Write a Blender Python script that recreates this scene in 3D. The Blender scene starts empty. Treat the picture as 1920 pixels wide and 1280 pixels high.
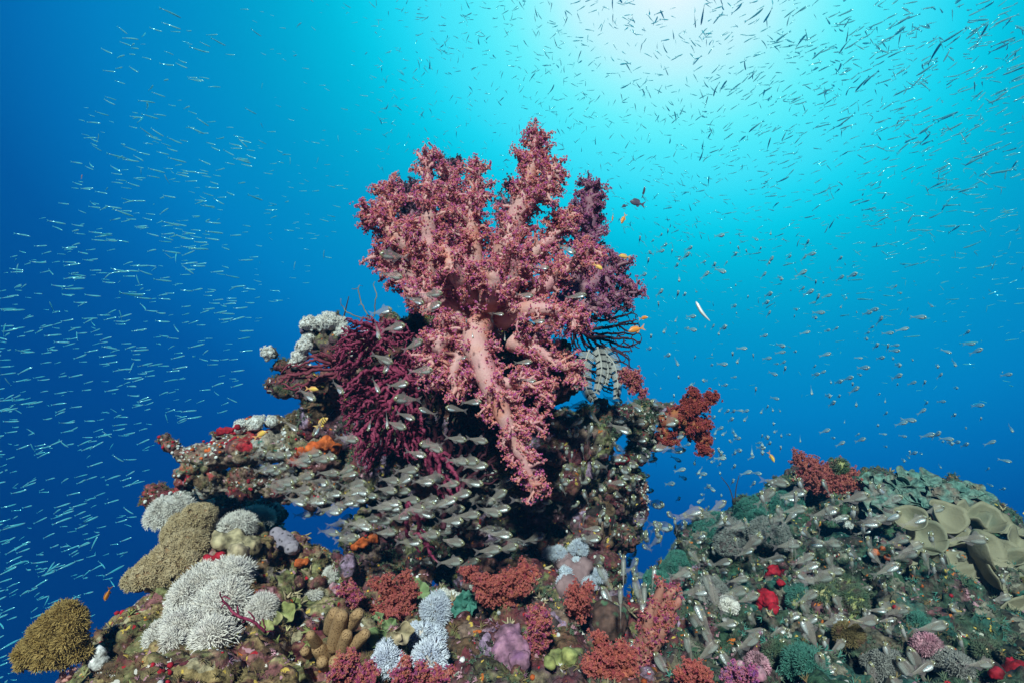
import bpy, bmesh, math, random
import numpy as np
from mathutils import Vector, Matrix, noise
from mathutils.bvhtree import BVHTree

rnd = random.Random(7)
nr = np.random.RandomState(11)
S = bpy.context.scene
C = S.collection

# ------------------------------------------------------------------ camera
PITCH = math.radians(6)
FP = 1066.7                                    # focal length in photograph pixels
cam_d = bpy.data.cameras.new("camera"); cam = bpy.data.objects.new("camera", cam_d); C.objects.link(cam)
cam_d.lens = 20; cam_d.sensor_width = 36; cam_d.clip_start = 0.02; cam_d.clip_end = 200
cam.location = (0, 0, 0); cam.rotation_euler = (math.radians(90) + PITCH, 0, 0)
S.camera = cam

# ------------------------------------------------------------------ world: open water lit from the surface
def lin(c):
    return tuple(((v / 255) / 12.92 if v <= 10.3 else (((v / 255) + .055) / 1.055) ** 2.4) for v in c) + (1,)
w = bpy.data.worlds.new("World"); S.world = w; w.use_nodes = True
nt = w.node_tree; nt.nodes.clear()
N = nt.nodes.new; L = nt.links.new
tc = N('ShaderNodeTexCoord')
sub = N('ShaderNodeVectorMath'); sub.operation = 'SUBTRACT'; sub.inputs[1].default_value = (0.23, 0.77, 0.60)
mul = N('ShaderNodeVectorMath'); mul.operation = 'MULTIPLY'; mul.inputs[1].default_value = (0.6, 1.0, 0.7)
ln_ = N('ShaderNodeVectorMath'); ln_.operation = 'LENGTH'
mp = N('ShaderNodeMath'); mp.operation = 'MULTIPLY'; mp.inputs[1].default_value = 0.5
rp = N('ShaderNodeValToRGB')
bg = N('ShaderNodeBackground'); bg.inputs['Strength'].default_value = 1.0
out = N('ShaderNodeOutputWorld')
L(tc.outputs['Generated'], sub.inputs[0]); L(sub.outputs[0], mul.inputs[0]); L(mul.outputs[0], ln_.inputs[0])
L(ln_.outputs['Value'], mp.inputs[0]); L(mp.outputs[0], rp.inputs[0]); L(rp.outputs[0], bg.inputs[0]); L(bg.outputs[0], out.inputs[0])
WS = [(0, (1.4345, 0.9099, 0.9744)), (0.05, (1.0436, 0.8940, 0.9688)), (0.08, (0.9698, 0.8930, 0.9678)), (0.115, (0.5256, 0.8904, 0.9669)), (0.15, (0.2458, 0.8578, 0.9510)), (0.18, (0.1348, 0.7930, 0.9348)), (0.21, (0.0871, 0.7285, 0.9105)), (0.24, (0.0221, 0.6558, 0.8574)), (0.27, (0.0028, 0.5639, 0.7679)), (0.3, (0.0003, 0.4585, 0.6707)), (0.34, (0.0003, 0.3620, 0.5984)), (0.38, (0.0003, 0.2902, 0.5529)), (0.42, (0.0003, 0.2406, 0.5279)), (0.47, (0.0003, 0.1924, 0.4968)), (0.52, (0.0003, 0.1290, 0.4119)), (0.57, (0.0003, 0.0724, 0.3023)), (0.64, (0.0003, 0.0413, 0.2241)), (0.74, (0.0003, 0.0205, 0.1531)), (1, (0.0003, 0.0011, 0.0645)), (2, (0.0003, 0.0003, 0.0176))]
el = rp.color_ramp.elements
while len(el) > 1: el.remove(el[-1])
for i, (p, c) in enumerate(WS):
    e = el[0] if i == 0 else el.new(p / 2)
    e.position = p / 2; e.color = tuple(c) + (1,)

# ------------------------------------------------------------------ parallel lamp from the camera side, standing in for the strobes
sd = bpy.data.lights.new("strobe_lamp", 'SUN'); strobe_lamp = bpy.data.objects.new("strobe_lamp", sd); C.objects.link(strobe_lamp)
sd.energy = 4.8; sd.angle = math.radians(3); sd.color = (1.0, 0.93, 0.86)
STROBE_DIR = Vector((0.10, 0.80, -0.60)).normalized()
strobe_lamp.rotation_euler = STROBE_DIR.to_track_quat('-Z', 'Y').to_euler(); strobe_lamp.location = (-1, -2, 3)

S.view_settings.view_transform = 'Standard'; S.view_settings.look = 'None'
S.view_settings.exposure = 0.25; S.view_settings.gamma = 1; S.view_settings.use_curve_mapping = False
S.render.engine = 'CYCLES'
S.cycles.max_bounces = 8; S.cycles.diffuse_bounces = 2; S.cycles.glossy_bounces = 2
S.cycles.transparent_max_bounces = 24; S.cycles.transmission_bounces = 2; S.cycles.volume_bounces = 0
S.cycles.use_denoising = True

# ------------------------------------------------------------------ geometry helpers
FWD = np.array([0, math.cos(PITCH), math.sin(PITCH)]); UP = np.array([0, -math.sin(PITCH), math.cos(PITCH)]); RT = np.array([1., 0, 0])
def P(px, py, d):
    return d * (FWD + (px - 960) / FP * RT + (640 - py) / FP * UP)
def R(px, d): return px * d / FP

class G:
    def __init__(s): s.v = []; s.f = []; s.n = 0
    def add(s, V, F, mi=0):
        V = np.asarray(V, float); 
        for f in (F if isinstance(F, (list, tuple)) else [F]):
            f = np.asarray(f, np.int64)
            if f.size: s.f.append((f + s.n, mi))
        s.v.append(V); s.n += len(V)
    def inst(s, tpl, M, pos, mi=0):
        """tpl = (V, [faces..]) ; M (n,3,3); pos (n,3)"""
        V, Fs = tpl[0], tpl[1]
        if len(pos) == 0: return
        W = np.einsum('nij,mj->nmi', M, V) + pos[:, None, :]
        off = (np.arange(len(pos)) * len(V))[:, None, None]
        mis = tpl[2] if len(tpl) > 2 else [mi] * len(Fs)
        for f, m in zip(Fs, mis):
            ff = (f[None] + off).reshape(-1, f.shape[1])
            s.f.append((ff + s.n, m))
        W = W.reshape(-1, 3); s.v.append(W); s.n += len(W)
    def mesh(s, name, mats, smooth=True, origin=(0, 0, 0)):
        me = bpy.data.meshes.new(name)
        V = np.concatenate(s.v) - np.asarray(origin)
        me.vertices.add(len(V)); me.vertices.foreach_set('co', V.astype(np.float32).ravel())
        nl = sum(f.size for f, _ in s.f); npoly = sum(len(f) for f, _ in s.f)
        me.loops.add(nl); me.polygons.add(npoly)
        me.loops.foreach_set('vertex_index', np.concatenate([f.ravel() for f, _ in s.f]).astype(np.int32))
        tot = np.concatenate([np.full(len(f), f.shape[1]) for f, _ in s.f])
        me.polygons.foreach_set('loop_start', np.concatenate([[0], np.cumsum(tot)[:-1]]).astype(np.int32))
        for m in mats: me.materials.append(m)
        if len(mats) > 1:
            me.polygons.foreach_set('material_index', np.concatenate([np.full(len(f), m) for f, m in s.f]).astype(np.int32))
        me.polygons.foreach_set('use_smooth', np.full(npoly, bool(smooth)))
        me.update(calc_edges=True)
        return me

ROOTLOC = {}
def link_mesh(name, me, parent=None):
    o = bpy.data.objects.new(name, me); C.objects.link(o)
    if parent is not None: o.parent = parent
    return o
def build(name, g, mats, parent=None, smooth=True):
    """one mesh object; vertices are in world space, taken relative to the root's base"""
    if not isinstance(mats, (list, tuple)): mats = [mats]
    org = (0, 0, 0)
    p = parent
    while p is not None:
        if p.name in ROOTLOC: org = ROOTLOC[p.name]
        p = p.parent
    if parent is None:
        V = np.concatenate(g.v); org = (V[:, 0].mean(), V[:, 1].mean(), V[:, 2].min())
    o = link_mesh(name, g.mesh(name, mats, smooth, org), parent)
    if parent is None: o.location = org; ROOTLOC[o.name] = org
    return o
def thing(name, label, cat, loc, group=None):
    o = bpy.data.objects.new(name, None); C.objects.link(o); o.location = tuple(loc)
    o.empty_display_size = 0.02
    ROOTLOC[o.name] = tuple(float(v) for v in loc)
    return tag(o, label, cat, group)
def tag(o, label=None, cat=None, group=None, kind=None):
    if label: o['label'] = label
    if cat: o['category'] = cat
    if group: o['group'] = group
    if kind: o['kind'] = kind
    return o

def ico(sub):
    bm = bmesh.new(); bmesh.ops.create_icosphere(bm, subdivisions=sub, radius=1)
    V = np.array([v.co[:] for v in bm.verts]); F = np.array([[v.index for v in f.verts] for f in bm.faces]); bm.free()
    return V, F
ICO1, ICO2, ICO3 = ico(1), ico(2), ico(3)

def tube(g, pts, rad, sides=6, mi=0, cap=True, jit=0):
    pts = np.asarray(pts, float); rad = np.asarray(rad, float); n = len(pts)
    T = np.gradient(pts, axis=0); T /= np.linalg.norm(T, axis=1)[:, None] + 1e-12
    a = np.array([0, 0, 1.]) if abs(T[0][2]) < .9 else np.array([1., 0, 0])
    A = np.cross(np.broadcast_to(a, T.shape), T)
    nA = np.linalg.norm(A, axis=1)
    if nA.min() < .2:
        a = np.array([.5, .8, .1]); A = np.cross(np.broadcast_to(a, T.shape), T); nA = np.linalg.norm(A, axis=1) + 1e-9
    A /= nA[:, None]; B = np.cross(T, A)
    th = np.arange(sides) / sides * 2 * math.pi
    rr = rad[:, None] * (1 + (jit * nr.uniform(-1, 1, (n, sides)) if jit else 0))
    V = pts[:, None] + rr[..., None] * (np.cos(th)[None, :, None] * A[:, None] + np.sin(th)[None, :, None] * B[:, None])
    V = V.reshape(-1, 3)
    i = np.arange(n - 1)[:, None] * sides; j = np.arange(sides)[None]; j2 = (j + 1) % sides
    F = np.stack([i + j, i + j2, i + j2 + sides, i + j + sides], -1).reshape(-1, 4)
    Fs = [F]
    if cap:
        tip = pts[-1] + T[-1] * rad[-1] * .8; V = np.vstack([V, tip, pts[0]])
        b = (n - 1) * sides; k = np.arange(sides); k2 = (k + 1) % sides
        Fs.append(np.stack([b + k, b + k2, np.full(sides, n * sides)], -1))
        Fs.append(np.stack([k2, k, np.full(sides, n * sides + 1)], -1))
    g.add(V, Fs, mi)

def smooth_curve(pts, n):
    """Catmull-Rom through rows of any width"""
    p = np.asarray(pts, float)
    if len(p) == 2: 
        t = np.linspace(0, 1, n)[:, None]; return p[0] * (1 - t) + p[1] * t
    q = np.vstack([2 * p[0] - p[1], p, 2 * p[-1] - p[-2]])
    out = []
    for u in np.linspace(0, len(p) - 1 - 1e-6, n):
        i = int(u); t = u - i; a, b, c, d = q[i:i + 4]
        out.append(.5 * ((2 * b) + (-a + c) * t + (2 * a - 5 * b + 4 * c - d) * t * t + (-a + 3 * b - 3 * c + d) * t ** 3))
    return np.array(out)

def frames(nrm, scale, spin=True):
    """rotation*scale matrices whose z axis is nrm"""
    nrm = np.asarray(nrm, float); nrm = nrm / (np.linalg.norm(nrm, axis=1)[:, None] + 1e-9)
    a = nr.normal(size=nrm.shape); x = np.cross(a, nrm); x /= np.linalg.norm(x, axis=1)[:, None] + 1e-9
    y = np.cross(nrm, x)
    M = np.stack([x, y, nrm], -1)
    return M * np.asarray(scale, float).reshape(-1, 1, 1)

def remesh(g, voxel):
    me = g.mesh('tmp', []); o = bpy.data.objects.new('tmp', me); C.objects.link(o)
    m = o.modifiers.new('r', 'REMESH'); m.mode = 'VOXEL'; m.voxel_size = voxel; m.adaptivity = 0
    dg = bpy.context.evaluated_depsgraph_get(); dg.update()
    r = bpy.data.meshes.new_from_object(o.evaluated_get(dg))
    n = len(r.vertices); V = np.empty(n * 3); r.vertices.foreach_get('co', V); V = V.reshape(-1, 3)
    nn = np.empty(n * 3); r.vertices.foreach_get('normal', nn); nn = nn.reshape(-1, 3)
    m4 = [p for p in (list(q.vertices) for q in r.polygons)]
    q4 = np.array([p for p in m4 if len(p) == 4]); q3 = np.array([p for p in m4 if len(p) == 3])
    bpy.data.objects.remove(o); bpy.data.meshes.remove(me); bpy.data.meshes.remove(r)
    return V, nn, [f for f in (q4, q3) if len(f)]

def displace(V, nn, layers, seed=0):
    out = np.zeros(len(V))
    for amp, sc, kind in layers:
        o = Vector((seed * 3.1, seed * 1.7, seed * .9))
        if kind == 'f': out += amp * np.array([noise.fractal(Vector(v) * sc + o, .9, 2.1, 4) for v in V])
        elif kind == 'r': out += amp * np.array([abs(noise.noise(Vector(v) * sc + o)) * 2 - .5 for v in V])
        else: out += amp * np.array([1 - 2.2 * noise.voronoi(Vector(v) * sc + o)[0][0] for v in V])
    return V + nn * out[:, None]

BV = []; BF = []; bvh = [None]; _bn = [0]
def rock_geom(blobs, voxel, layers, lumps=5, lr=(.25, .5), seed=1, flat=1.0):
    g = G()
    for b in blobs:
        px, py, d, r = b[:4]; sq = b[4] if len(b) > 4 else flat
        c = P(px, py, d); rr = R(r, d)
        Sx = np.diag([1, 1, sq]) * rr
        g.add(ICO2[0] @ Sx.T + c, ICO2[1])
        for _ in range(lumps):
            v = nr.normal(size=3); v /= np.linalg.norm(v); k = nr.uniform(*lr)
            g.add(ICO1[0] * rr * k * np.array([1, 1, .5 + .5 * sq]) + c + v * rr * np.array([1, 1, sq]) * .92, ICO1[1])
    V, nn, F = remesh(g, voxel)
    V = displace(V, nn, layers, seed)
    return V, nn, F
def rock(name, blobs, voxel, layers, mat, lumps=5, lr=(.25, .5), seed=1, flat=1.0, parent=None, collide=True):
    V, nn, F = rock_geom(blobs, voxel, layers, lumps, lr, seed, flat)
    g = G(); g.add(V, F); o = build(name, g, mat, parent)
    if collide:
        BV.extend(V.tolist())
        for f in F: BF.extend((f + _bn[0]).tolist())
        _bn[0] += len(V); bvh[0] = None
    return o, V, nn
def hit(px, py, dflt=1.8):
    """where the line of sight meets the reef already built: point, normal, depth"""
    if bvh[0] is None: bvh[0] = BVHTree.FromPolygons(BV, BF)
    v = Vector(P(px, py, 1)); loc, n, i, dist = bvh[0].ray_cast(Vector((0, 0, 0)), v.normalized())
    if loc is None: return P(px, py, dflt), np.array([0, -1, 0.]), dflt, False
    if n.dot(v) > 0: n = -n
    return np.array(loc), np.array(n), float(np.dot(np.array(loc), FWD)), True

# ------------------------------------------------------------------ materials
def newmat(name):
    m = bpy.data.materials.new(name); m.use_nodes = True; t = m.node_tree; t.nodes.clear()
    return m, t, t.nodes.new, t.links.new
def ramp(N, cols, interp='LINEAR', lo=.25, hi=.75):
    r = N('ShaderNodeValToRGB'); r.color_ramp.interpolation = interp; e = r.color_ramp.elements
    while len(e) > 1: e.remove(e[-1])
    n = len(cols)
    for i, c in enumerate(cols):
        p = lo + (hi - lo) * i / max(1, n - 1)
        x = e[0] if i == 0 else e.new(p)
        x.position = p; x.color = tuple(c) + (1,)
    return r
def mat(name, cols, scale=18, rough=.75, bump=.4, bscale=90, spec=.25, trans=0, alpha=1, metal=0, detail=4, tip=None, dots=None, sss=0, grain=0):
    m, t, N, L = newmat(name)
    tc = N('ShaderNodeTexCoord'); n1 = N('ShaderNodeTexNoise'); n1.inputs['Scale'].default_value = scale; n1.inputs['Detail'].default_value = detail
    L(tc.outputs['Object'], n1.inputs['Vector'])
    r = ramp(N, cols, lo=.32, hi=.68); L(n1.outputs['Fac'], r.inputs[0])
    col = r.outputs[0]
    b = N('ShaderNodeBsdfPrincipled'); o = N('ShaderNodeOutputMaterial')
    hgt = None
    if dots:
        v = N('ShaderNodeTexVoronoi'); v.inputs['Scale'].default_value = dots[0]; L(tc.outputs['Object'], v.inputs['Vector'])
        mr = N('ShaderNodeMapRange'); mr.inputs[1].default_value = dots[1]; mr.inputs[2].default_value = dots[1] + .18; L(v.outputs['Distance'], mr.inputs[0])
        mx = N('ShaderNodeMix'); mx.data_type = 'RGBA'; L(mr.outputs[0], mx.inputs[0]); mx.inputs[6].default_value = tuple(dots[2]) + (1,); L(col, mx.inputs[7]); col = mx.outputs[2]
        hgt = mr.outputs[0]
    if grain:
        ng = N('ShaderNodeTexNoise'); ng.inputs['Scale'].default_value = grain; ng.inputs['Detail'].default_value = 6; L(tc.outputs['Object'], ng.inputs['Vector'])
        mg = N('ShaderNodeMapRange'); mg.inputs[1].default_value = .32; mg.inputs[2].default_value = .68; mg.inputs[3].default_value = .3; mg.inputs[4].default_value = 1.35; L(ng.outputs['Fac'], mg.inputs[0])
        mz = N('ShaderNodeMix'); mz.data_type = 'RGBA'; mz.blend_type = 'MULTIPLY'; mz.inputs[0].default_value = 1; L(col, mz.inputs[6]); L(mg.outputs[0], mz.inputs[7]); col = mz.outputs[2]
    L(col, b.inputs['Base Color'])
    b.inputs['Roughness'].default_value = rough; b.inputs['Specular IOR Level'].default_value = spec; b.inputs['Metallic'].default_value = metal
    if sss: b.inputs['Subsurface Weight'].default_value = sss; b.inputs['Subsurface Radius'].default_value = (.02, .008, .006); b.inputs['Subsurface Scale'].default_value = .6
    if bump:
        bp = N('ShaderNodeBump'); bp.inputs['Strength'].default_value = bump; bp.inputs['Distance'].default_value = .004
        if hgt is None:
            n2 = N('ShaderNodeTexNoise'); n2.inputs['Scale'].default_value = bscale; n2.inputs['Detail'].default_value = 5; L(tc.outputs['Object'], n2.inputs['Vector']); hgt = n2.outputs['Fac']
        L(hgt, bp.inputs['Height']); L(bp.outputs[0], b.inputs['Normal'])
    sh = b.outputs[0]
    if trans:
        tr = N('ShaderNodeBsdfTranslucent'); L(col, tr.inputs[0]); mx = N('ShaderNodeMixShader'); mx.inputs[0].default_value = trans; L(sh, mx.inputs[1]); L(tr.outputs[0], mx.inputs[2]); sh = mx.outputs[0]
    if alpha < 1:
        tp = N('ShaderNodeBsdfTransparent'); mx = N('ShaderNodeMixShader'); mx.inputs[0].default_value = alpha; L(tp.outputs[0], mx.inputs[1]); L(sh, mx.inputs[2]); sh = mx.outputs[0]
    L(sh, o.inputs[0])
    return m

def reef_mat(name, base, patch, spots, sc=1.0):
    m, t, N, L = newmat(name)
    tc = N('ShaderNodeTexCoord'); geo = N('ShaderNodeNewGeometry')
    def noi(scale, detail=5, src=None):
        n = N('ShaderNodeTexNoise'); n.inputs['Scale'].default_value = scale * sc; n.inputs['Detail'].default_value = detail; n.inputs['Roughness'].default_value = .6
        L(src or tc.outputs['Object'], n.inputs['Vector']); return n
    # warped coordinates
    nw = noi(14, 4); wv = N('ShaderNodeVectorMath'); wv.operation = 'MULTIPLY_ADD'; L(nw.outputs['Color'], wv.inputs[0]); wv.inputs[1].default_value = (.09, .09, .09); L(tc.outputs['Object'], wv.inputs[2])
    n1 = noi(5, 6, wv.outputs[0]); r1 = ramp(N, base, lo=.3, hi=.7); L(n1.outputs['Fac'], r1.inputs[0])
    v1 = N('ShaderNodeTexVoronoi'); v1.inputs['Scale'].default_value = 17 * sc; L(wv.outputs[0], v1.inputs['Vector'])
    s1 = N('ShaderNodeSeparateColor'); L(v1.outputs['Color'], s1.inputs[0])
    r2 = ramp(N, patch, 'CONSTANT', 0, 1 - 1 / len(patch)); L(s1.outputs[0], r2.inputs[0])
    nm = noi(11, 6, wv.outputs[0]); mm = N('ShaderNodeMapRange'); mm.inputs[1].default_value = .44; mm.inputs[2].default_value = .56; L(nm.outputs['Fac'], mm.inputs[0])
    m1 = N('ShaderNodeMix'); m1.data_type = 'RGBA'; L(mm.outputs[0], m1.inputs[0]); L(r1.outputs[0], m1.inputs[6]); L(r2.outputs[0], m1.inputs[7])
    # fine grain
    nf = noi(70, 6); mf = N('ShaderNodeMapRange'); mf.inputs[1].default_value = .3; mf.inputs[2].default_value = .7; mf.inputs[3].default_value = .12; mf.inputs[4].default_value = 1.6; L(nf.outputs['Fac'], mf.inputs[0])
    m2 = N('ShaderNodeMix'); m2.data_type = 'RGBA'; m2.blend_type = 'MULTIPLY'; m2.inputs[0].default_value = 1; L(m1.outputs[2], m2.inputs[6]); L(mf.outputs[0], m2.inputs[7])
    # small growths: spots
    v2 = N('ShaderNodeTexVoronoi'); v2.inputs['Scale'].default_value = 62 * sc; L(wv.outputs[0], v2.inputs['Vector'])
    s2 = N('ShaderNodeSeparateColor'); L(v2.outputs['Color'], s2.inputs[0]); r3 = ramp(N, spots, 'CONSTANT', 0, 1 - 1 / len(spots)); L(s2.outputs[1], r3.inputs[0])
    t1 = N('ShaderNodeMath'); t1.operation = 'LESS_THAN'; t1.inputs[1].default_value = .33; L(v2.outputs['Distance'], t1.inputs[0])
    t2 = N('ShaderNodeMath'); t2.operation = 'GREATER_THAN'; t2.inputs[1].default_value = .66; L(s2.outputs[2], t2.inputs[0])
    t3 = N('ShaderNodeMath'); t3.operation = 'MULTIPLY'; L(t1.outputs[0], t3.inputs[0]); L(t2.outputs[0], t3.inputs[1])
    m3 = N('ShaderNodeMix'); m3.data_type = 'RGBA'; L(t3.outputs[0], m3.inputs[0]); L(m2.outputs[2], m3.inputs[6]); L(r3.outputs[0], m3.inputs[7])
    b = N('ShaderNodeBsdfPrincipled'); b.inputs['Roughness'].default_value = .8; b.inputs['Specular IOR Level'].default_value = .2
    L(m3.outputs[2], b.inputs['Base Color'])
    ad = N('ShaderNodeMath'); ad.operation = 'ADD'; nb = noi(38, 8); L(nb.outputs['Fac'], ad.inputs[0]); ms = N('ShaderNodeMath'); ms.operation = 'MULTIPLY'; ms.inputs[1].default_value = .25; L(t3.outputs[0], ms.inputs[0]); L(ms.outputs[0], ad.inputs[1])
    bp = N('ShaderNodeBump'); bp.inputs['Strength'].default_value = .9; bp.inputs['Distance'].default_value = .014; L(ad.outputs[0], bp.inputs['Height']); L(bp.outputs[0], b.inputs['Normal'])
    o = N('ShaderNodeOutputMaterial'); L(b.outputs[0], o.inputs[0])
    return m

OCH = (.30, .22, .10); PINKC = (.42, .22, .26); MAR = (.14, .03, .04); BRN = (.12, .07, .04); OLV = (.17, .17, .07); WHT = (.55, .52, .48)
DRK = (.03, .02, .02); TEAL = (.05, .17, .14); ORG = (.5, .14, .03); YEL = (.55, .38, .08); RED = (.4, .02, .03); LIL = (.3, .2, .3); GRN = (.08, .16, .09)
M = {}
M['reef_l'] = reef_mat('reef_ochre', [BRN, OCH, MAR, OLV, (.34, .27, .15), PINKC], [OCH, BRN, PINKC, OLV, (.38, .32, .2), MAR, (.25, .1, .1), OCH, (.4, .3, .3), BRN], [YEL, WHT, ORG, PINKC, YEL, RED])
M['reef_c'] = reef_mat('reef_maroon', [DRK, BRN, MAR, (.1, .06, .07), OLV, (.18, .1, .1)], [BRN, DRK, MAR, (.2, .13, .1), OLV, (.24, .1, .08), LIL, BRN], [WHT, ORG, PINKC, YEL, DRK, RED])
M['reef_r'] = reef_mat('reef_green_dimmed', [(.02, .03, .025), (.05, .06, .045), (.04, .08, .05), (.09, .06, .05), (.03, .1, .08), (.15, .13, .1)], [(.04, .09, .05), (.03, .025, .02), (.12, .1, .07), (.03, .1, .08), (.15, .06, .07), (.06, .04, .04), (.2, .18, .14), (.05, .08, .05)], [WHT, TEAL, YEL, (.4, .4, .34), PINKC, ORG])  # reef greens, darkened and cooled to carry the strobe falloff in the colour
M['rock_l'] = reef_mat('ledge_crust', [BRN, (.18, .1, .08), MAR, (.25, .17, .13), OLV, (.35, .3, .25)], [MAR, BRN, (.4, .38, .35), (.2, .1, .08), RED, (.26, .18, .12), BRN, (.3, .24, .2)], [WHT, WHT, ORG, TEAL, PINKC, RED])
M['stem'] = mat('pink_stem', [(.84, .38, .42), (.88, .5, .48), (.86, .36, .28)], scale=14, bump=.5, bscale=160, trans=.35, spec=.35, rough=.5)
M['polyp'] = mat('pink_polyps', [(.68, .14, .56), (.92, .21, .46), (.97, .44, .26), (.9, .19, .45), (.72, .22, .6)], scale=60, bump=0, trans=.33, detail=2, rough=.6)
M['polyp_f'] = mat('rose_polyps', [(.42, .06, .22), (.6, .12, .22), (.66, .24, .13), (.56, .1, .22), (.4, .1, .28)], scale=60, bump=0, trans=.3, detail=2, rough=.6)
M['stem_f'] = mat('rose_stem', [(.5, .2, .16), (.56, .26, .2), (.48, .18, .16)], scale=14, bump=.4, bscale=150, trans=.2)
M['stem_p'] = mat('purple_stem', [(.36, .16, .24), (.45, .22, .26)], scale=14, bump=.25, trans=.25)
M['polyp_p'] = mat('purple_polyps', [(.32, .1, .38), (.58, .14, .38), (.66, .22, .26), (.42, .18, .46)], scale=70, bump=0, trans=.3, detail=2)
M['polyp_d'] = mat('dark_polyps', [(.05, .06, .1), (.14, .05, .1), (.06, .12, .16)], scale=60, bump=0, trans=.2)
M['stem_r'] = mat('red_orange_stem', [(.45, .1, .08), (.55, .17, .1)], scale=14, bump=.25, trans=.2)
M['polyp_r'] = mat('red_polyps', [(.4, .06, .09), (.58, .14, .12), (.64, .2, .16), (.5, .08, .14)], scale=75, bump=0, trans=.3, detail=2)
M['stem_o'] = mat('amber_stem', [(.42, .15, .05), (.22, .05, .04)], scale=30, bump=.3)
M['polyp_o'] = mat('maroon_polyps', [(.2, .02, .03), (.35, .06, .04), (.25, .03, .06)], scale=60, bump=0)
M['fan_m'] = mat('magenta_gorgonian', [(.07, .006, .025), (.18, .012, .05), (.3, .05, .1), (.1, .008, .035)], scale=60, bump=.5, bscale=300)
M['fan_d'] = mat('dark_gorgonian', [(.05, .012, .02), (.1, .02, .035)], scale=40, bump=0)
M['fan_k'] = mat('black_gorgonian', [(.035, .012, .02), (.07, .02, .035)], scale=40, bump=0)
M['dull'] = mat('unflashed_belly', [(.3, .34, .32), (.42, .45, .42)], scale=22, bump=.3, bscale=20, alpha=.55, rough=.35, spec=.5)  # belly that catches no flash: the missing glint is put into its colour
M['fan_l'] = mat('plum_gorgonian', [(.14, .02, .04), (.24, .05, .07)], scale=40, bump=0)
M['xen'] = mat('white_polyps', [(.84, .76, .7), (.92, .87, .82), (.86, .79, .76)], scale=40, bump=0, trans=.12)
M['xenb'] = mat('bluish_white_polyps', [(.6, .64, .78), (.78, .82, .9)], scale=40, bump=0, trans=.1)
M['xenbase'] = mat('white_colony_base', [(.36, .3, .27), (.45, .4, .38)], scale=30, grain=45)
M['lea'] = mat('tan_polyps', [(.5, .37, .21), (.66, .52, .34)], scale=30, bump=0, trans=.15)
M['leab'] = mat('brown_leather', [(.2, .12, .06), (.28, .17, .09)], scale=30, grain=45)
M['bush'] = mat('ochre_bush', [(.34, .22, .06), (.5, .34, .12), (.38, .26, .09)], scale=40, bump=0, trans=.2)
M['bushb'] = mat('ochre_bush_base', [(.12, .07, .02), (.18, .1, .03)], scale=30, grain=45)
M['tealb'] = mat('teal_polyps', [(.05, .2, .16), (.1, .3, .24), (.08, .16, .14)], scale=40, bump=0, trans=.2)
M['tealbase'] = mat('teal_base', [(.03, .08, .07), (.05, .12, .1)], scale=30, grain=45)
M['greyp'] = mat('grey_polyps', [(.2, .2, .19), (.34, .34, .32)], scale=60, bump=0, trans=.15)
M['greyb'] = mat('grey_colony', [(.1, .07, .07), (.14, .1, .1)], scale=40, grain=45)
M['finger'] = mat('tan_finger_coral', [(.33, .2, .1), (.42, .27, .14)], scale=10, dots=(260, .22, (.14, .07, .03)), bump=.5)
M['green'] = mat('green_frond', [(.17, .25, .1), (.26, .34, .16), (.2, .24, .12)], scale=25, bump=.4, trans=.25)
M['tealf'] = mat('teal_frond', [(.05, .2, .16), (.1, .28, .22)], scale=25, bump=.4, trans=.25)
M['cab'] = mat('leather_cabbage', [(.22, .19, .13), (.29, .25, .17), (.17, .17, .12)], scale=8, bump=.4, bscale=150, rough=.65, trans=.1)
M['table'] = mat('table_coral', [(.1, .2, .17), (.15, .22, .18), (.2, .14, .11)], scale=18, bump=.6, bscale=160, grain=60)
M['lilac'] = mat('lilac_sponge', [(.24, .2, .26), (.3, .25, .3)], scale=12, bump=.3, dots=(60, .12, (.05, .04, .05)))
M['purp'] = mat('mauve_coral', [(.26, .12, .2), (.36, .18, .26), (.22, .1, .2)], scale=20, bump=.5, grain=45)
M['reds'] = mat('red_sponge', [(.3, .006, .015), (.45, .012, .03), (.2, .01, .02)], scale=18, bump=.5, bscale=120, grain=45)
M['orgs'] = mat('orange_sponge', [(.5, .07, .015), (.6, .13, .03), (.3, .04, .015)], scale=18, bump=.5, grain=45)
M['yels'] = mat('yellow_sponge', [(.6, .35, .04), (.7, .45, .08)], scale=30, bump=.3)
M['tanc'] = mat('tan_coral', [(.45, .32, .2), (.4, .33, .2), (.5, .38, .27)], scale=10, bump=.4, grain=45)
M['ygc'] = mat('yellow_green_coral', [(.35, .34, .12), (.25, .28, .1), (.4, .36, .18)], scale=14, bump=.4, grain=45)
M['brd'] = mat('brown_star_coral', [(.09, .05, .04), (.12, .06, .05)], scale=14, dots=(38, .22, (.1, .18, .1)), grain=45)
M['whts'] = mat('white_crust', [(.6, .58, .58), (.72, .7, .7), (.5, .47, .46)], scale=40, bump=.6, bscale=160, grain=70)
M['pinks'] = mat('pink_crust', [(.5, .22, .3), (.6, .34, .4), (.4, .15, .24)], scale=30, bump=.5, grain=45)
M['turf'] = mat('turf_algae', [(.16, .12, .05), (.26, .2, .09), (.2, .08, .07)], scale=30, bump=0, trans=.2)
M['turfg'] = mat('green_turf', [(.07, .14, .08), (.15, .2, .13), (.12, .08, .07)], scale=30, bump=0, trans=.2)
M['white_f'] = mat('pale_feather', [(.5, .47, .45), (.62, .6, .58)], bump=0, trans=.2)
M['black_f'] = mat('black_feather', [(.015, .015, .02), (.03, .03, .035)], bump=0)
M['hyd'] = mat('hydroid', [(.2, .14, .07), (.3, .24, .12)], bump=0)
M['whip'] = mat('dark_whip', [(.04, .03, .03), (.07, .05, .04)], bump=0)
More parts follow.
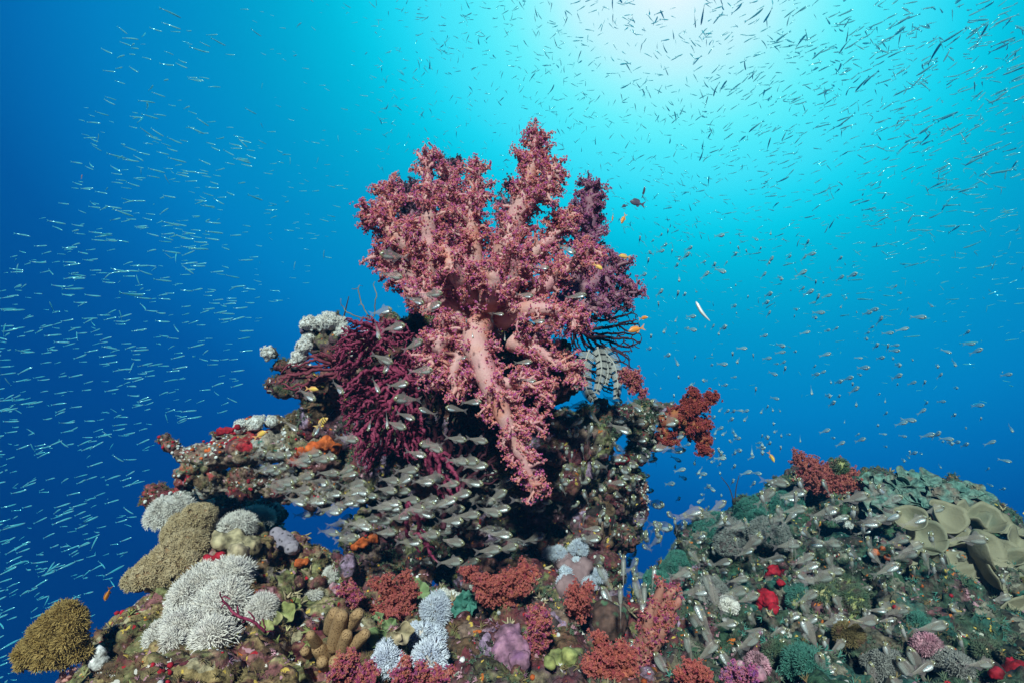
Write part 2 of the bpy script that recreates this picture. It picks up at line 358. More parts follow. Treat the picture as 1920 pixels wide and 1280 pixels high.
# fish
M['skin'] = mat('clear_skin', [(.36, .30, .28), (.44, .38, .34)], scale=4, bump=0, alpha=.31, rough=.3, spec=.5)
M['skin_tinted'] = mat('water_tint_skin', [(.26, .42, .42), (.4, .55, .53)], scale=4, bump=0, alpha=.36, rough=.3, spec=.5)  # far glassfish: the water's teal filtering is put into the skin colour
M['fin'] = mat('clear_fin', [(.34, .28, .3), (.38, .32, .33)], bump=0, alpha=.2, rough=.4)
M['silver'] = mat('silver_belly', [(.74, .86, .95), (1, 1, 1), (.64, .82, .86)], scale=22, bump=.5, bscale=20, metal=.55, rough=.3, spec=.7, detail=3)
M['head'] = mat('olive_head', [(.24, .25, .1), (.34, .3, .18)], scale=10, bump=0, alpha=.6, rough=.3, spec=.6)
M['iris'] = mat('pale_iris', [(.75, .74, .62), (.85, .85, .8)], bump=0, metal=.5, rough=.3, spec=.7)
M['pupil'] = mat('black_pupil', [(.004, .004, .004), (.006, .006, .006)], bump=0, rough=.15, spec=.6)
M['bait'] = mat('bait_silver', [(.3, .72, .78), (.75, .95, .95)], scale=9, bump=.3, bscale=12, metal=.4, rough=.2, spec=.8, trans=.4)
M['baitb'] = mat('bait_back', [(.25, .8, .9), (.3, .85, .92)], scale=6, bump=0, rough=.35, spec=.4, trans=.75)
M['anth'] = mat('orange_fish', [(.75, .24, .03), (.8, .3, .06)], scale=4, bump=0, rough=.4, spec=.5)
M['anthf'] = mat('orange_fin', [(.8, .4, .1), (.75, .3, .2)], bump=0, alpha=.8)
M['anty'] = mat('yellow_fish', [(.75, .5, .06), (.8, .42, .2)], scale=4, bump=0, rough=.4)
M['dam'] = mat('grey_fish', [(.07, .06, .1), (.12, .09, .14)], scale=4, bump=0, rough=.4)
M['bar'] = mat('black_bar', [(.02, .02, .01), (.03, .03, .02)], bump=0)
M['whf'] = mat('white_fish', [(.8, .8, .78), (.85, .85, .85)], bump=0, metal=.3, rough=.3)
# ================================================================== THE REEF
# seabed: crest profile (px, py, depth of crest)
prof = np.array([(-400, 1500, 1.5), (0, 1400, 1.4), (110, 1330, 1.3), (170, 1262, 1.3), (240, 1190, 1.35), (300, 1120, 1.42), (360, 1050, 1.5), (430, 1005, 1.6), (500, 1010, 1.65),
                 (570, 1035, 1.7), (660, 1060, 1.75), (760, 1105, 1.7), (860, 1140, 1.55), (960, 1105, 1.6), (1040, 1060, 1.75), (1110, 1110, 1.7), (1180, 1150, 1.7), (1240, 1120, 1.8),
                 (1290, 1040, 2.1), (1340, 985, 2.3), (1420, 945, 2.5), (1500, 912, 2.6), (1570, 880, 2.6), (1640, 905, 2.6), (1740, 900, 2.6), (1830, 930, 2.5), (1900, 1000, 2.4), (2000, 1080, 2.3), (2200, 1180, 2.2), (2500, 1350, 2.0)])
def top_at(px): return np.interp(px, prof[:, 0], prof[:, 1]), np.interp(px, prof[:, 0], prof[:, 2])
seab = []
px = -380
while px < 2400:
    tp, cd = top_at(px); nrow = 9
    bot = 1360
    for k in range(nrow):
        rg = 1 if px > 1250 else .25
        u = k / (nrow - 1); r = (34 + 26 * u) * rnd.uniform(.8 - .25 * rg, 1.25 + .1 * rg)
        py = tp + (max(bot, tp + 200) - tp) * u + r * .9; d = cd + (.86 - cd) * u ** .85 + rnd.uniform(-.05, .05) * (1 + 1.6 * rg)
        seab.append((px + rnd.uniform(-20, 20), py + rnd.uniform(-12, 12) * (1 + rg * (1 if k else 0)), d, r))
        if rnd.random() < .3 * rg: seab.append((px + rnd.uniform(-20, 20), py - r * .5, d - .03, r * .55))
    for k in range(3):                            # the far side of the crest
        seab.append((px, tp + 60 + k * 70, cd + .12 + .14 * k, 70))
    for k in range(3):
        seab.append((px, tp + 190 + k * 130, cd - .05 - .12 * k, 110))
    px += 46
LAY = [(.016, 9, 'f'), (.011, 24, 'r'), (.006, 60, 'r')]
def split(lo, hi): return [b for b in seab if lo <= b[0] < hi]
sb1, sV1, sN1 = rock('seabed', split(-900, 700), .0075, LAY, M['reef_l'], lumps=7, seed=1); tag(sb1, kind='structure')
sb2, sV2, sN2 = rock('seabed', split(640, 1290), .0075, LAY, M['reef_c'], lumps=7, seed=2); tag(sb2, kind='structure')
sb3, sV3, sN3 = rock('seabed', split(1230, 2600), .009, LAY, M['reef_r'], lumps=7, seed=3); tag(sb3, kind='structure')

# pinnacle
pin = [(700, 690, 2.0, 62), (740, 640, 2.0, 45), (760, 760, 2.05, 95), (850, 680, 2.05, 95), (950, 690, 2.05, 95), (1030, 700, 2.05, 62), (830, 850, 2.05, 105), (950, 850, 2.05, 105), (1050, 850, 2.0, 85),
       (720, 860, 2.0, 80), (1100, 820, 2.0, 55), (760, 960, 2.12, 70), (870, 970, 2.2, 90), (980, 960, 2.2, 90), (1070, 930, 2.08, 66), (1110, 985, 2.0, 52), (1090, 1050, 1.95, 55),
       (690, 1010, 1.92, 50), (780, 1030, 2.0, 60), (900, 1050, 2.25, 90), (1010, 1040, 2.2, 80), (1160, 1000, 2.15, 40), (1130, 1080, 1.95, 45)]
pin += [(620, 622, 1.95, 26), (582, 612, 1.95, 17), (645, 660, 1.95, 38), (592, 650, 1.95, 20), (560, 695, 1.95, 26), (528, 688, 1.93, 11), (507, 664, 1.92, 12), (640, 730, 1.95, 45), (575, 725, 1.95, 30), (535, 725, 1.95, 22), (512, 720, 1.95, 14), (600, 775, 1.95, 40), (650, 800, 1.95, 45)]
led = [(600, 850, 1.95, 52), (560, 835, 1.95, 42), (500, 838, 1.93, 40), (455, 842, 1.92, 40), (410, 850, 1.9, 36), (372, 862, 1.88, 30), (345, 852, 1.87, 18), (325, 836, 1.87, 13), (308, 826, 1.87, 8),
       (350, 890, 1.88, 26), (300, 925, 1.86, 20), (278, 940, 1.85, 14), (330, 930, 1.86, 24), (400, 905, 1.9, 34), (460, 905, 1.92, 40), (530, 905, 1.95, 45), (600, 910, 1.97, 45), (650, 900, 1.97, 50), (400, 945, 2.05, 34), (450, 955, 2.1, 40), (500, 960, 2.12, 34), (430, 990, 2.1, 40), (490, 1010, 2.1, 36), (470, 800, 1.94, 14), (520, 792, 1.95, 16), (400, 812, 1.9, 10), (555, 785, 1.95, 18)]
arm = [(1120, 790, 2.02, 34), (1160, 785, 2.03, 24), (1200, 780, 2.05, 26), (1245, 775, 2.08, 24), (1280, 790, 2.1, 22), (1200, 815, 2.05, 22), (1195, 850, 2.06, 24), (1170, 895, 2.08, 32), (1130, 900, 2.08, 36), (1190, 930, 2.1, 26), (1150, 940, 2.1, 36),
       (1185, 960, 2.14, 26), (1180, 1000, 2.16, 22), (1225, 830, 2.07, 18)]
LAYP = [(.016, 10, 'f'), (.012, 26, 'r'), (.006, 70, 'r')]
pr, pV, pN = rock('rock_pinnacle', pin, .007, LAYP, M['reef_c'], lumps=6, seed=5); tag(pr, 'tall dark encrusted rock pinnacle standing behind the big pink soft coral', 'rock')
lr_, lV, lN = rock('rock_ledge', led, .006, LAYP, M['rock_l'], lumps=7, seed=6, flat=.8); tag(lr_, 'jagged maroon and white crusted rock ledge jutting left from the pinnacle', 'rock')
ar_, aV, aN = rock('rock_spur', arm, .006, LAYP, M['reef_c'], lumps=7, seed=7); tag(ar_, 'crooked dark rock arm with a round hole on the right of the pinnacle', 'rock')

# fuzzy turf on the reef
def blade_tpl(n=5, spread=.6, w=.12, seg=2, curl=.3):
    g = G()
    for k in range(n):
        a = k / n * 6.283 + .3; s = spread * (0.5 + .5 * ((k * 7) % 5) / 4)
        p = [(0, 0, 0)]
        for q in range(1, seg + 1):
            u = q / seg; p.append((math.cos(a) * s * u ** 1.2, math.sin(a) * s * u ** 1.2, u * (1 - curl * u * s)))
        tube(g, p, [w * (1 - .75 * i / seg) for i in range(seg + 1)], 3, cap=False)
    return np.concatenate(g.v), [np.concatenate([f for f, _ in g.f if f.shape[1] == 4])]
def scatter(g, tpl, V, nn, n, size, cond=None, jit=.35, lift=0):
    idx = np.arange(len(V))
    if cond is not None: idx = idx[cond(V, nn)]
    if len(idx) == 0: return
    i = nr.choice(idx, n); nv = nn[i] + nr.normal(size=(n, 3)) * jit
    g.inst(tpl, frames(nv, nr.uniform(.6, 1.3, n) * size), V[i] + nn[i] * lift)
def patchy(sc, th, seed=0):
    def f(V, nn):
        return np.array([noise.noise(Vector(v) * sc + Vector((seed, 0, 0))) > th for v in V]) & (nn[:, 2] > -.3) & (nn[:, 1] < .5)
    return f
TB = blade_tpl(5, .7, .13)
g = G(); scatter(g, TB, sV1, sN1, 9000, .009, patchy(7, .0)); scatter(g, TB, lV, lN, 2500, .008, patchy(7, -.1)); tag(build('turf_algae', g, M['turf']), kind='stuff')
g = G(); scatter(g, TB, sV3, sN3, 16000, .012, patchy(6, -.1)); scatter(g, TB, sV2, sN2, 6000, .009, patchy(7, .05)); scatter(g, TB, pV, pN, 4500, .010, patchy(7, .05)); scatter(g, TB, aV, aN, 1800, .010, patchy(7, .0)); tag(build('green_algae', g, M['turfg']), kind='stuff')

def growth(name, m, tpl, n, size, src, sc, th, seed, jit=.3, smooth=True):
    g = G()
    for V, nn in src: scatter(g, tpl, V, nn, n // len(src), size, patchy(sc, th, seed), jit)
    tag(build(name, g, m, smooth=smooth), kind='stuff')
def nub_tpl():
    V = ICO1[0] * np.array([1, 1, .8]) + np.array([0, 0, .3]); return V, [ICO1[1]]
NB = nub_tpl(); SPB = blade_tpl(6, .9, .16, seg=2, curl=.6)
FR, MD, RR = (sV1, sN1), (sV2, sN2), (sV3, sN3)
growth('yellow_growth', M['yels'], NB, 300, .0045, [FR, MD], 9, .22, 5)
growth('white_growth', M['whts'], NB, 900, .006, [FR, MD, RR, (lV, lN), (aV, aN), (pV, pN)], 11, .18, 9)
growth('pink_growth', M['pinks'], SPB, 2600, .008, [FR, MD, RR], 8, .2, 14)
growth('red_growth', M['reds'], NB, 700, .006, [FR, MD, RR, (lV, lN)], 10, .25, 23)
growth('orange_growth', M['orgs'], NB, 420, .006, [FR, MD, RR, (lV, lN)], 10, .26, 31)
growth('lilac_growth', M['purp'], SPB, 1800, .008, [FR, MD, RR, (pV, pN)], 9, .2, 41)
growth('bushy_growth', M['turf'], TB, 1600, .015, [FR, MD, RR, RR], 6, .22, 71, .5)
growth('teal_growth', M['tealb'], TB, 2600, .014, [RR], 5, .12, 83, .5)
STUB = blade_tpl(4, .8, .24, seg=3, curl=.2)
growth('stubby_growth', M['tanc'], STUB, 420, .022, [RR, RR, MD, FR], 6, .25, 91, .4)
growth('olive_growth', M['ygc'], STUB, 500, .016, [RR, FR], 6, .25, 97, .4)
growth('pale_growth', M['xen'], SPB, 1300, .007, [FR, MD, RR, (lV, lN), (aV, aN)], 10, .24, 57)

# ================================================================== SOFT CORALS
def spike_tpl(n=9, w=.2):
    g = G(); ga = math.pi * (3 - math.sqrt(5))
    for k in range(n):
        z = 1 - 1.25 * k / (n - 1); r = math.sqrt(max(0, 1 - z * z)); a = ga * k
        dz = np.array([r * math.cos(a), r * math.sin(a), z]); ax = np.cross(dz, [.3, .5, .8]); ax /= np.linalg.norm(ax); ay = np.cross(dz, ax)
        m = dz * .45
        V = [m * .2 + w * .5 * ax, m * .2 - w * .5 * ax * .5 + w * .43 * ay, m * .2 - w * .5 * ax * .5 - w * .43 * ay, dz]
        # fat bud: widen mid
        V = np.array([m + w * ax, m - w * .5 * ax + w * .87 * ay, m - w * .5 * ax - w * .87 * ay, dz, (0, 0, 0)])
        g.add(V, np.array([[0, 1, 3], [1, 2, 3], [2, 0, 3], [1, 0, 4], [2, 1, 4], [0, 2, 4]]))
    return np.concatenate(g.v), [np.concatenate([f for f, _ in g.f])]
SPK = spike_tpl(9, .24)
def soft_coral(name, label, cat, branches, ms, mp, tuft=3.2, seclen=34, dens=1.0, group=None, seed=1, secr=5, bare=.5, loc=None, thin=.74, low=0):
    """branches: list of point lists (px,py,d,r_px)"""
    r_ = np.random.RandomState(seed)
    b0 = branches[0][0]; root = thing(name, label, cat, loc if loc is not None else P(b0[0], b0[1], b0[2]), group)
    for br in branches:
        opt = {}
        if isinstance(br, tuple) and isinstance(br[-1], dict): br, opt = br
        sm = opt.get('ms', ms); pm = opt.get('mp', mp)
        arr = np.array([list(P(a, b, c)) + [R(e, c)] for a, b, c, e in br])
        n = max(8, 5 * len(br)); cv = smooth_curve(arr, n); pts = cv[:, :3]; rad = np.maximum(cv[:, 3], 1e-4)
        ds = np.mean([b[2] for b in br])
        g = G(); gp = G()
        tube(g, pts + r_.normal(size=pts.shape) * R(1.5, ds), rad * opt.get('thin', thin), 12, jit=.06)
        Lpx = np.sum(np.linalg.norm(np.diff(pts, axis=0), axis=1)) / R(1, ds)
        ns = int(Lpx / 4.2 * dens * opt.get('dens', 1))
        tpos = []; tnrm = []; tsz = []
        sl = opt.get('seclen', seclen)
        ax = np.array([0, 0, 1.]); view = pts.mean(0); view /= np.linalg.norm(view)
        for k in range(ns):
            t = r_.uniform(opt.get('t0', .12), 1) ; i = t * (n - 1); i0 = min(int(i), n - 2); f = i - i0
            p = pts[i0] * (1 - f) + pts[i0 + 1] * f; r0 = rad[i0] * thin; ax = pts[i0 + 1] - pts[i0]; ax /= np.linalg.norm(ax) + 1e-9
            v = r_.normal(size=3); v -= ax * v.dot(ax); v /= np.linalg.norm(v)
            if v.dot(-view) > .45 and r_.rand() < opt.get('bare', bare): continue
            dr = v * .9 + ax * r_.uniform(.1, .9); dr /= np.linalg.norm(dr)
            Ls = R(sl, ds) * r_.uniform(.35, 1.15) * (1 - .45 * t) 
            q = [p + v * r0 * .6]; cur = dr.copy(); m = 4
            for _ in range(m):
                cur = cur + r_.normal(size=3) * .22; cur /= np.linalg.norm(cur); q.append(q[-1] + cur * Ls / m)
            q = np.array(q); tube(g, q, R(secr, ds) * np.linspace(1, .3, m + 1) * r_.uniform(.7, 1.2), 5, cap=False)
            nt = max(3, int(Ls / R(3.2, ds)))
            for _ in range(5): tpos.append(q[-1] + r_.normal(size=3) * R(2.2, ds)); tnrm.append(cur); tsz.append(R(tuft, ds) * r_.uniform(.8, 1.3))
            for _ in range(nt):
                u = r_.uniform(.2, 1); ii = min(int(u * m), m - 1); pp = q[ii] + (q[ii + 1] - q[ii]) * (u * m - ii)
                w_ = r_.normal(size=3) + cur * .6; w_ /= np.linalg.norm(w_); lt = R(r_.uniform(5, 11), ds)
                e = pp + w_ * lt
                tube(g, [pp, (pp + e) / 2 + r_.normal(size=3) * lt * .08, e], R(1.6, ds) * np.array([1, .8, .7]), 3, cap=False)
                for _ in range(3):
                    o_ = r_.normal(size=3) * R(2.6, ds); tpos.append(e + o_); tnrm.append(w_ + r_.normal(size=3) * .5); tsz.append(R(tuft, ds) * r_.uniform(.7, 1.25))
        # short tufts straight on the stem
        for k in range(int(ns * 1.2)):
            i0 = r_.randint(1, n - 1); v = r_.normal(size=3); v /= np.linalg.norm(v); ax = pts[i0] - pts[i0 - 1]; ax /= np.linalg.norm(ax) + 1e-9; v -= ax * v.dot(ax); v /= np.linalg.norm(v) + 1e-9
            if r_.rand() < .6 * opt.get('bare', bare) and v.dot(-view) > .2: continue
            p = pts[i0] * 1.0 + (pts[i0 - 1] - pts[i0]) * r_.rand() + v * rad[i0] * thin
            for _ in range(3): tpos.append(p + r_.normal(size=3) * R(2.5, ds)); tnrm.append(v); tsz.append(R(tuft, ds) * r_.uniform(.6, 1.1))
        for k in range(int(ns * 5 * low * (1 - .7 * (opt.get('bare', 0) > .7)))):
            i0 = r_.randint(1, n); u = r_.rand(); v = r_.normal(size=3); ax = pts[i0] - pts[i0 - 1]; ax /= np.linalg.norm(ax) + 1e-9; v -= ax * v.dot(ax); v /= np.linalg.norm(v) + 1e-9
            p = pts[i0] + (pts[i0 - 1] - pts[i0]) * u; rr_ = rad[i0] * (1 - u) + rad[i0 - 1] * u
            if noise.noise(Vector(p) * 22) > .12: continue
            tpos.append(p + v * rr_ * thin); tnrm.append(v + ax * .4); tsz.append(R(tuft, ds) * r_.uniform(.45, .85))
        for _ in range(16): tpos.append(pts[-1] + r_.normal(size=3) * R(4, ds)); tnrm.append(ax); tsz.append(R(tuft, ds))
        gp.inst(SPK, frames(np.array(tnrm), np.array(tsz)), np.array(tpos))
        b = build('branch', g, sm, root); build('polyps', gp, pm, b, smooth=False)
    return root

D0 = 1.68
hero = [
 [(905, 640, 1.84, 54), (890, 590, 1.74, 52), (870, 520, 1.70, 42), (862, 470, 1.7, 28)],
 [(850, 580, 1.72, 40), (815, 500, 1.62, 34), (802, 430, 1.6, 24), (803, 360, 1.6, 14), (797, 292, 1.6, 6)],
 [(830, 560, 1.75, 36), (770, 470, 1.68, 24), (725, 430, 1.66, 15), (690, 395, 1.66, 7)],
 [(740, 445, 1.7, 18), (728, 390, 1.72, 12), (722, 345, 1.74, 7)],
 [(820, 560, 1.75, 34), (755, 505, 1.7, 20), (705, 478, 1.68, 8)],
 [(880, 540, 1.76, 38), (868, 430, 1.8, 26), (850, 360, 1.82, 14), (838, 320, 1.84, 7)],
 [(890, 540, 1.72, 34), (885, 430, 1.7, 22), (893, 360, 1.7, 14), (897, 305, 1.7, 6)],
 [(930, 560, 1.74, 42), (955, 450, 1.7, 34), (985, 360, 1.68, 24), (1000, 300, 1.68, 14), (1008, 252, 1.68, 6)],
 [(985, 395, 1.68, 16), (1020, 350, 1.66, 10), (1045, 315, 1.66, 5)],
 [(940, 580, 1.68, 34), (965, 490, 1.6, 26), (940, 430, 1.6, 12)],
 [(950, 570, 1.72, 34), (1000, 480, 1.7, 20), (1050, 430, 1.7, 12), (1065, 400, 1.7, 5)],
 [(950, 600, 1.7, 34), (1020, 540, 1.64, 20), (1070, 500, 1.62, 12), (1120, 470, 1.62, 6)],
 [(940, 600, 1.66, 34), (1000, 580, 1.58, 22), (1060, 590, 1.56, 14), (1095, 610, 1.56, 6)],
 ([(900, 600, 1.66, 40), (890, 640, 1.57, 38), (915, 710, 1.52, 32), (945, 780, 1.5, 25), (975, 850, 1.5, 15), (1008, 925, 1.5, 5)], dict(bare=.72, dens=1.15)),
 [(940, 720, 1.54, 18), (990, 720, 1.54, 13), (1035, 745, 1.56, 6)],
 [(955, 800, 1.52, 14), (990, 790, 1.52, 9), (1010, 780, 1.54, 5)],
 [(960, 640, 1.62, 30), (1010, 660, 1.6, 18), (1060, 690, 1.6, 10), (1085, 700, 1.6, 5)],
 [(860, 600, 1.66, 38), (825, 640, 1.58, 24), (815, 690, 1.58, 12), (820, 720, 1.58, 6)],
 [(850, 580, 1.66, 34), (800, 560, 1.58, 20), (765, 545, 1.58, 8)],
 [(880, 560, 1.64, 34), (850, 500, 1.54, 24), (830, 460, 1.54, 10)],
 [(920, 570, 1.62, 30), (925, 530, 1.54, 22), (905, 500, 1.54, 9)],
 [(870, 650, 1.6, 26), (850, 700, 1.56, 14), (860, 740, 1.56, 6)],
 ([(1000, 640, 1.9, 30), (1080, 540, 1.95, 26), (1100, 450, 1.95, 22), (1105, 390, 1.95, 14), (1108, 345, 1.95, 6)], dict(ms=M['stem_p'], mp=M['polyp_p'])),
 ([(1070, 560, 1.92, 20), (1130, 520, 1.92, 16), (1165, 490, 1.92, 8)], dict(ms=M['stem_p'], mp=M['polyp_p'])),
 ([(1080, 580, 1.92, 20), (1145, 560, 1.92, 14), (1190, 540, 1.92, 6)], dict(ms=M['stem_p'], mp=M['polyp_p'])),
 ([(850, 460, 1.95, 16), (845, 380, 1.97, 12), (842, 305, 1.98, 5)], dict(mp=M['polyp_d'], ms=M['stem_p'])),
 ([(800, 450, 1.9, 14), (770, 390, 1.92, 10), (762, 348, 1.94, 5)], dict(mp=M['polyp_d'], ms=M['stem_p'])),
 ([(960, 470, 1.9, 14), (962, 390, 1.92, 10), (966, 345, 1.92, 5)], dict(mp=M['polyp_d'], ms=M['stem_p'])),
]
soft_coral('soft_coral', 'huge pink and purple branching soft coral crowning the rock pinnacle', 'soft coral', hero, M['stem'], M['polyp'], seed=3, seclen=46, dens=2.0, bare=.55, tuft=2.7, thin=.64, low=1.0)

def on(px, py, df=1.8):
    return hit(px, py, df)[2]
def small_coral(label, base, tips, ms='stem_r', mp='polyp_r', r0=12, seed=1, sl=18, tuft=3, fwd=.06, dens=1.2, group='small soft corals on the reef'):
    d = on(*base) - .01; brs = []
    for (a, b) in tips:
        dd = min(d - fwd, on(a, b, 9) - .03)
        brs.append([(base[0], base[1], d, r0), ((base[0] + a) / 2 + rnd.uniform(-4, 4), (base[1] + b) / 2, (d + dd) / 2, r0 * .75), (a, b, dd, r0 * .3)])
    return soft_coral('small_soft_coral', label, 'soft coral', brs, M[ms], M[mp], tuft=tuft, seclen=sl, dens=dens, seed=seed, secr=3, bare=.3, group=group)
small_coral('rose soft coral at the mouth of the dark hollow left of centre', (760, 1150), [(728, 1085), (700, 1090), (740, 1120), (700, 1145), (775, 1100), (720, 1160), (765, 1075)], seed=21, r0=13)
small_coral('wide orange red soft coral on the right lip of the dark hollow', (930, 1120), [(870, 1070), (895, 1105), (960, 1075), (985, 1060), (1005, 1075), (935, 1090), (990, 1100), (905, 1085)], seed=22, r0=15, sl=20)
small_coral('narrow upright pink soft coral below the orange red soft coral', (1012, 1215), [(1003, 1140), (1012, 1165), (1018, 1150)], ms='stem_f', mp='polyp_f', seed=23, r0=12, sl=14)
small_coral('pink soft coral with a thick bare orange stalk among the glassfish', (1200, 1240), [(1225, 1185), (1255, 1150), (1240, 1090), (1222, 1130), (1275, 1120), (1262, 1100)], ms='stem_f', mp='polyp_f', seed=24, r0=24, sl=13, dens=.55)
small_coral('bushy red pink soft coral at the bottom edge left of the thick bare stalk', (1150, 1270), [(1120, 1190), (1130, 1220), (1105, 1245), (1160, 1210), (1180, 1225), (1190, 1255)], ms='stem_r', mp='polyp_r', seed=25, r0=22, sl=20)
small_coral('spiky pink soft coral under the tan finger coral', (660, 1290), [(640, 1240), (660, 1225), (690, 1250), (620, 1262), (700, 1262)], ms='stem_f', mp='polyp_f', seed=26, r0=9, sl=15)
small_coral('small red soft coral with rounded lobes in the lower right corner of the dark gap', (1300, 1285), [(1290, 1245), (1310, 1250), (1275, 1260), (1330, 1262)], seed=27, r0=13, sl=14)
small_coral('brick red soft coral on the hump beneath the white polyps', (1085, 1150), [(1075, 1100), (1095, 1115), (1068, 1125), (1100, 1095)], seed=28, r0=10, sl=13)
small_coral('coral red bush standing on the crest of the right hand reef', (1550, 915), [(1495, 858), (1520, 870), (1545, 880), (1580, 870), (1600, 885), (1510, 895), (1570, 900), (1605, 905)], seed=29, r0=13, sl=20, dens=1.4)
small_coral('pink tufts at the bottom edge below the dense bluish white polyps', (780, 1290), [(760, 1235), (790, 1250), (740, 1262), (820, 1262), (845, 1258)], ms='stem_f', mp='polyp_f', seed=30, r0=8, sl=14)
small_coral('little pink soft coral sprig hanging in open water beside the feather star', (1170, 690), [(1200, 715), (1188, 730), (1205, 735), (1180, 705)], ms='stem_f', mp='polyp_f', seed=31, r0=4, sl=14, fwd=0)
small_coral('small dusky pink soft coral at the bottom edge right of centre', (1400, 1290), [(1380, 1250), (1410, 1255), (1360, 1265)], ms='stem_p', mp='polyp_p', seed=32, r0=9, sl=14)
small_coral('tiny pink soft coral tuft below the dark overhang on the left', (655, 1130), [(640, 1105), (660, 1100), (672, 1118)], ms='stem_f', mp='polyp_f', seed=33, r0=5, sl=10)
soft_coral('knobby_soft_coral', 'amber and maroon knobby soft coral at the end of the rock arm', 'soft coral',
  [[(1240, 790, 2.0, 18), (1290, 770, 2.0, 14), (1302, 735, 2.0, 6)], [(1280, 775, 2.0, 12), (1315, 755, 2.0, 8), (1335, 745, 2.0, 4)], [(1290, 780, 2.0, 14), (1310, 815, 2.0, 10), (1325, 845, 2.0, 4)], [(1240, 800, 2.0, 13), (1258, 830, 2.0, 5)], [(1280, 790, 2.0, 10), (1325, 800, 2.0, 4)]],
  M['stem_o'], M['polyp_o'], tuft=4.2, seclen=17, dens=1.7, seed=40, bare=.3)

# ================================================================== GORGONIANS (space colonisation)
def inpoly(p, poly):
    x, y = p; c = False; j = len(poly) - 1
    for i in range(len(poly)):
        xi, yi = poly[i]; xj, yj = poly[j]
        if (yi > y) != (yj > y) and x < (xj - xi) * (y - yi) / (yj - yi) + xi: c = not c
        j = i
    return c
def colonize(poly, roots, natt, step=6, infl=60, kill=9, seed=1, wob=.25):
    r_ = np.random.RandomState(seed); xs = [p[0] for p in poly]; ys = [p[1] for p in poly]; A = []
    while len(A) < natt:
        p = (r_.uniform(min(xs), max(xs)), r_.uniform(min(ys), max(ys)))
        if inpoly(p, poly): A.append(p)
    A = np.array(A); Np = [np.array(r, float) for r in roots]; par = [-1] * len(Np)
    for it in range(160):
        if len(A) == 0: break
        NP = np.array(Np); dd = np.linalg.norm(A[:, None] - NP[None], axis=2); near = dd.argmin(1); dm = dd[np.arange(len(A)), near]
        act = dm < infl if it > 0 or (dm < infl).any() else dm < 1e9
        if not act.any(): act = dm <= dm.min() + 20
        new = []
        for n in np.unique(near[act]):
            v = (A[act & (near == n)] - NP[n]); v = v / (np.linalg.norm(v, axis=1)[:, None] + 1e-9); s = v.sum(0); s /= np.linalg.norm(s) + 1e-9
            s += r_.normal(size=2) * wob; s /= np.linalg.norm(s) + 1e-9; q = NP[n] + s * step
            if np.linalg.norm(NP - q, axis=1).min() < step * .45: continue
            new.append((q, n))
        if not new: 
            A = A[dm > kill * 1.6]; 
            if it > 100: break
            continue
        for q, n in new: Np.append(q); par.append(int(n))
        NP = np.array(Np); dd = np.linalg.norm(A[:, None] - NP[None], axis=2).min(1); A = A[dd > kill]
    return np.array(Np), par
def gorgonian(g, poly, roots, natt, depth, thick=1.6, thickmax=7, seed=1, knob=0, sides=5, bow=.06, zn=.03, **kw):
    Np, par = colonize(poly, roots, natt, seed=seed, **kw); n = len(Np)
    kids = [[] for _ in range(n)]
    for i, p in enumerate(par):
        if p >= 0: kids[p].append(i)
    size = np.ones(n)
    for i in range(n - 1, -1, -1):
        if par[i] >= 0: size[par[i]] += size[i]
    r0 = np.array(roots[0]); W = np.zeros((n, 3)); rr = np.zeros(n)
    for i in range(n):
        d = depth - bow * ((np.linalg.norm(Np[i] - r0) / 120) ** 1.0) * .3 + zn * noise.noise(Vector((Np[i][0] * .02, Np[i][1] * .02, seed * 5.3))) * 2 + nr.normal() * .002
        W[i] = P(Np[i][0], Np[i][1], d); rr[i] = R(min(thickmax, thick * size[i] ** .33), d)
    def chain(s):
        c = [s]
        while kids[c[-1]]: c.append(max(kids[c[-1]], key=lambda k: size[k]))
        return c
    starts = [i for i in range(n) if par[i] < 0]
    done = set()
    stack = starts[:]
    while stack:
        s = stack.pop(); c = chain(s)
        for k in c:
            for q in kids[k]:
                if q not in c: stack.append(q)
        full = ([par[s]] if par[s] >= 0 else []) + c
        if len(full) < 2: continue
        ra = rr[full].copy(); 
        if par[s] >= 0: ra[0] = ra[1]
        if knob: ra *= 1 + knob * nr.uniform(-.6, 1, len(ra))
        tube(g, W[full], ra, sides)
def fan(name, label, cat, poly, roots, layers, m, **kw):
    d0 = layers[0][0]; root = thing(name, label, cat, P(roots[0][0], roots[0][1], d0))
    for k, (d, na) in enumerate(layers):
        g = G(); gorgonian(g, poly, roots, na, d, seed=kw.get('seed', 1) * 10 + k, **{a: b for a, b in kw.items() if a != 'seed'})
        build('fan_branches', g, m, root)
    return root
fan('sea_fan', 'tangled magenta sea fan drooping down the left side of the pinnacle', 'sea fan',
    [(640, 600), (700, 590), (760, 600), (790, 640), (800, 700), (790, 790), (810, 850), (770, 870), (720, 850), (690, 890), (660, 860), (640, 800), (628, 720), (620, 660)],
    [(715, 620), (760, 700)], [(1.78, 700), (1.72, 620), (1.75, 600), (1.69, 480)], M['fan_m'], seed=4, thick=1.0, thickmax=3.2, knob=.5, step=4, infl=36, kill=5, wob=.6, zn=.06)
fan('sea_fan', 'small dusky plum sea fan spreading left over the white tipped rock spur', 'sea fan',
    [(650, 640), (610, 650), (570, 665), (530, 690), (515, 720), (545, 735), (580, 745), (600, 720), (650, 700)], [(655, 690)], [(1.84, 260), (1.8, 200)], M['fan_l'], seed=5, thick=1.2, thickmax=3.5, step=5, infl=40, kill=6, wob=.3)
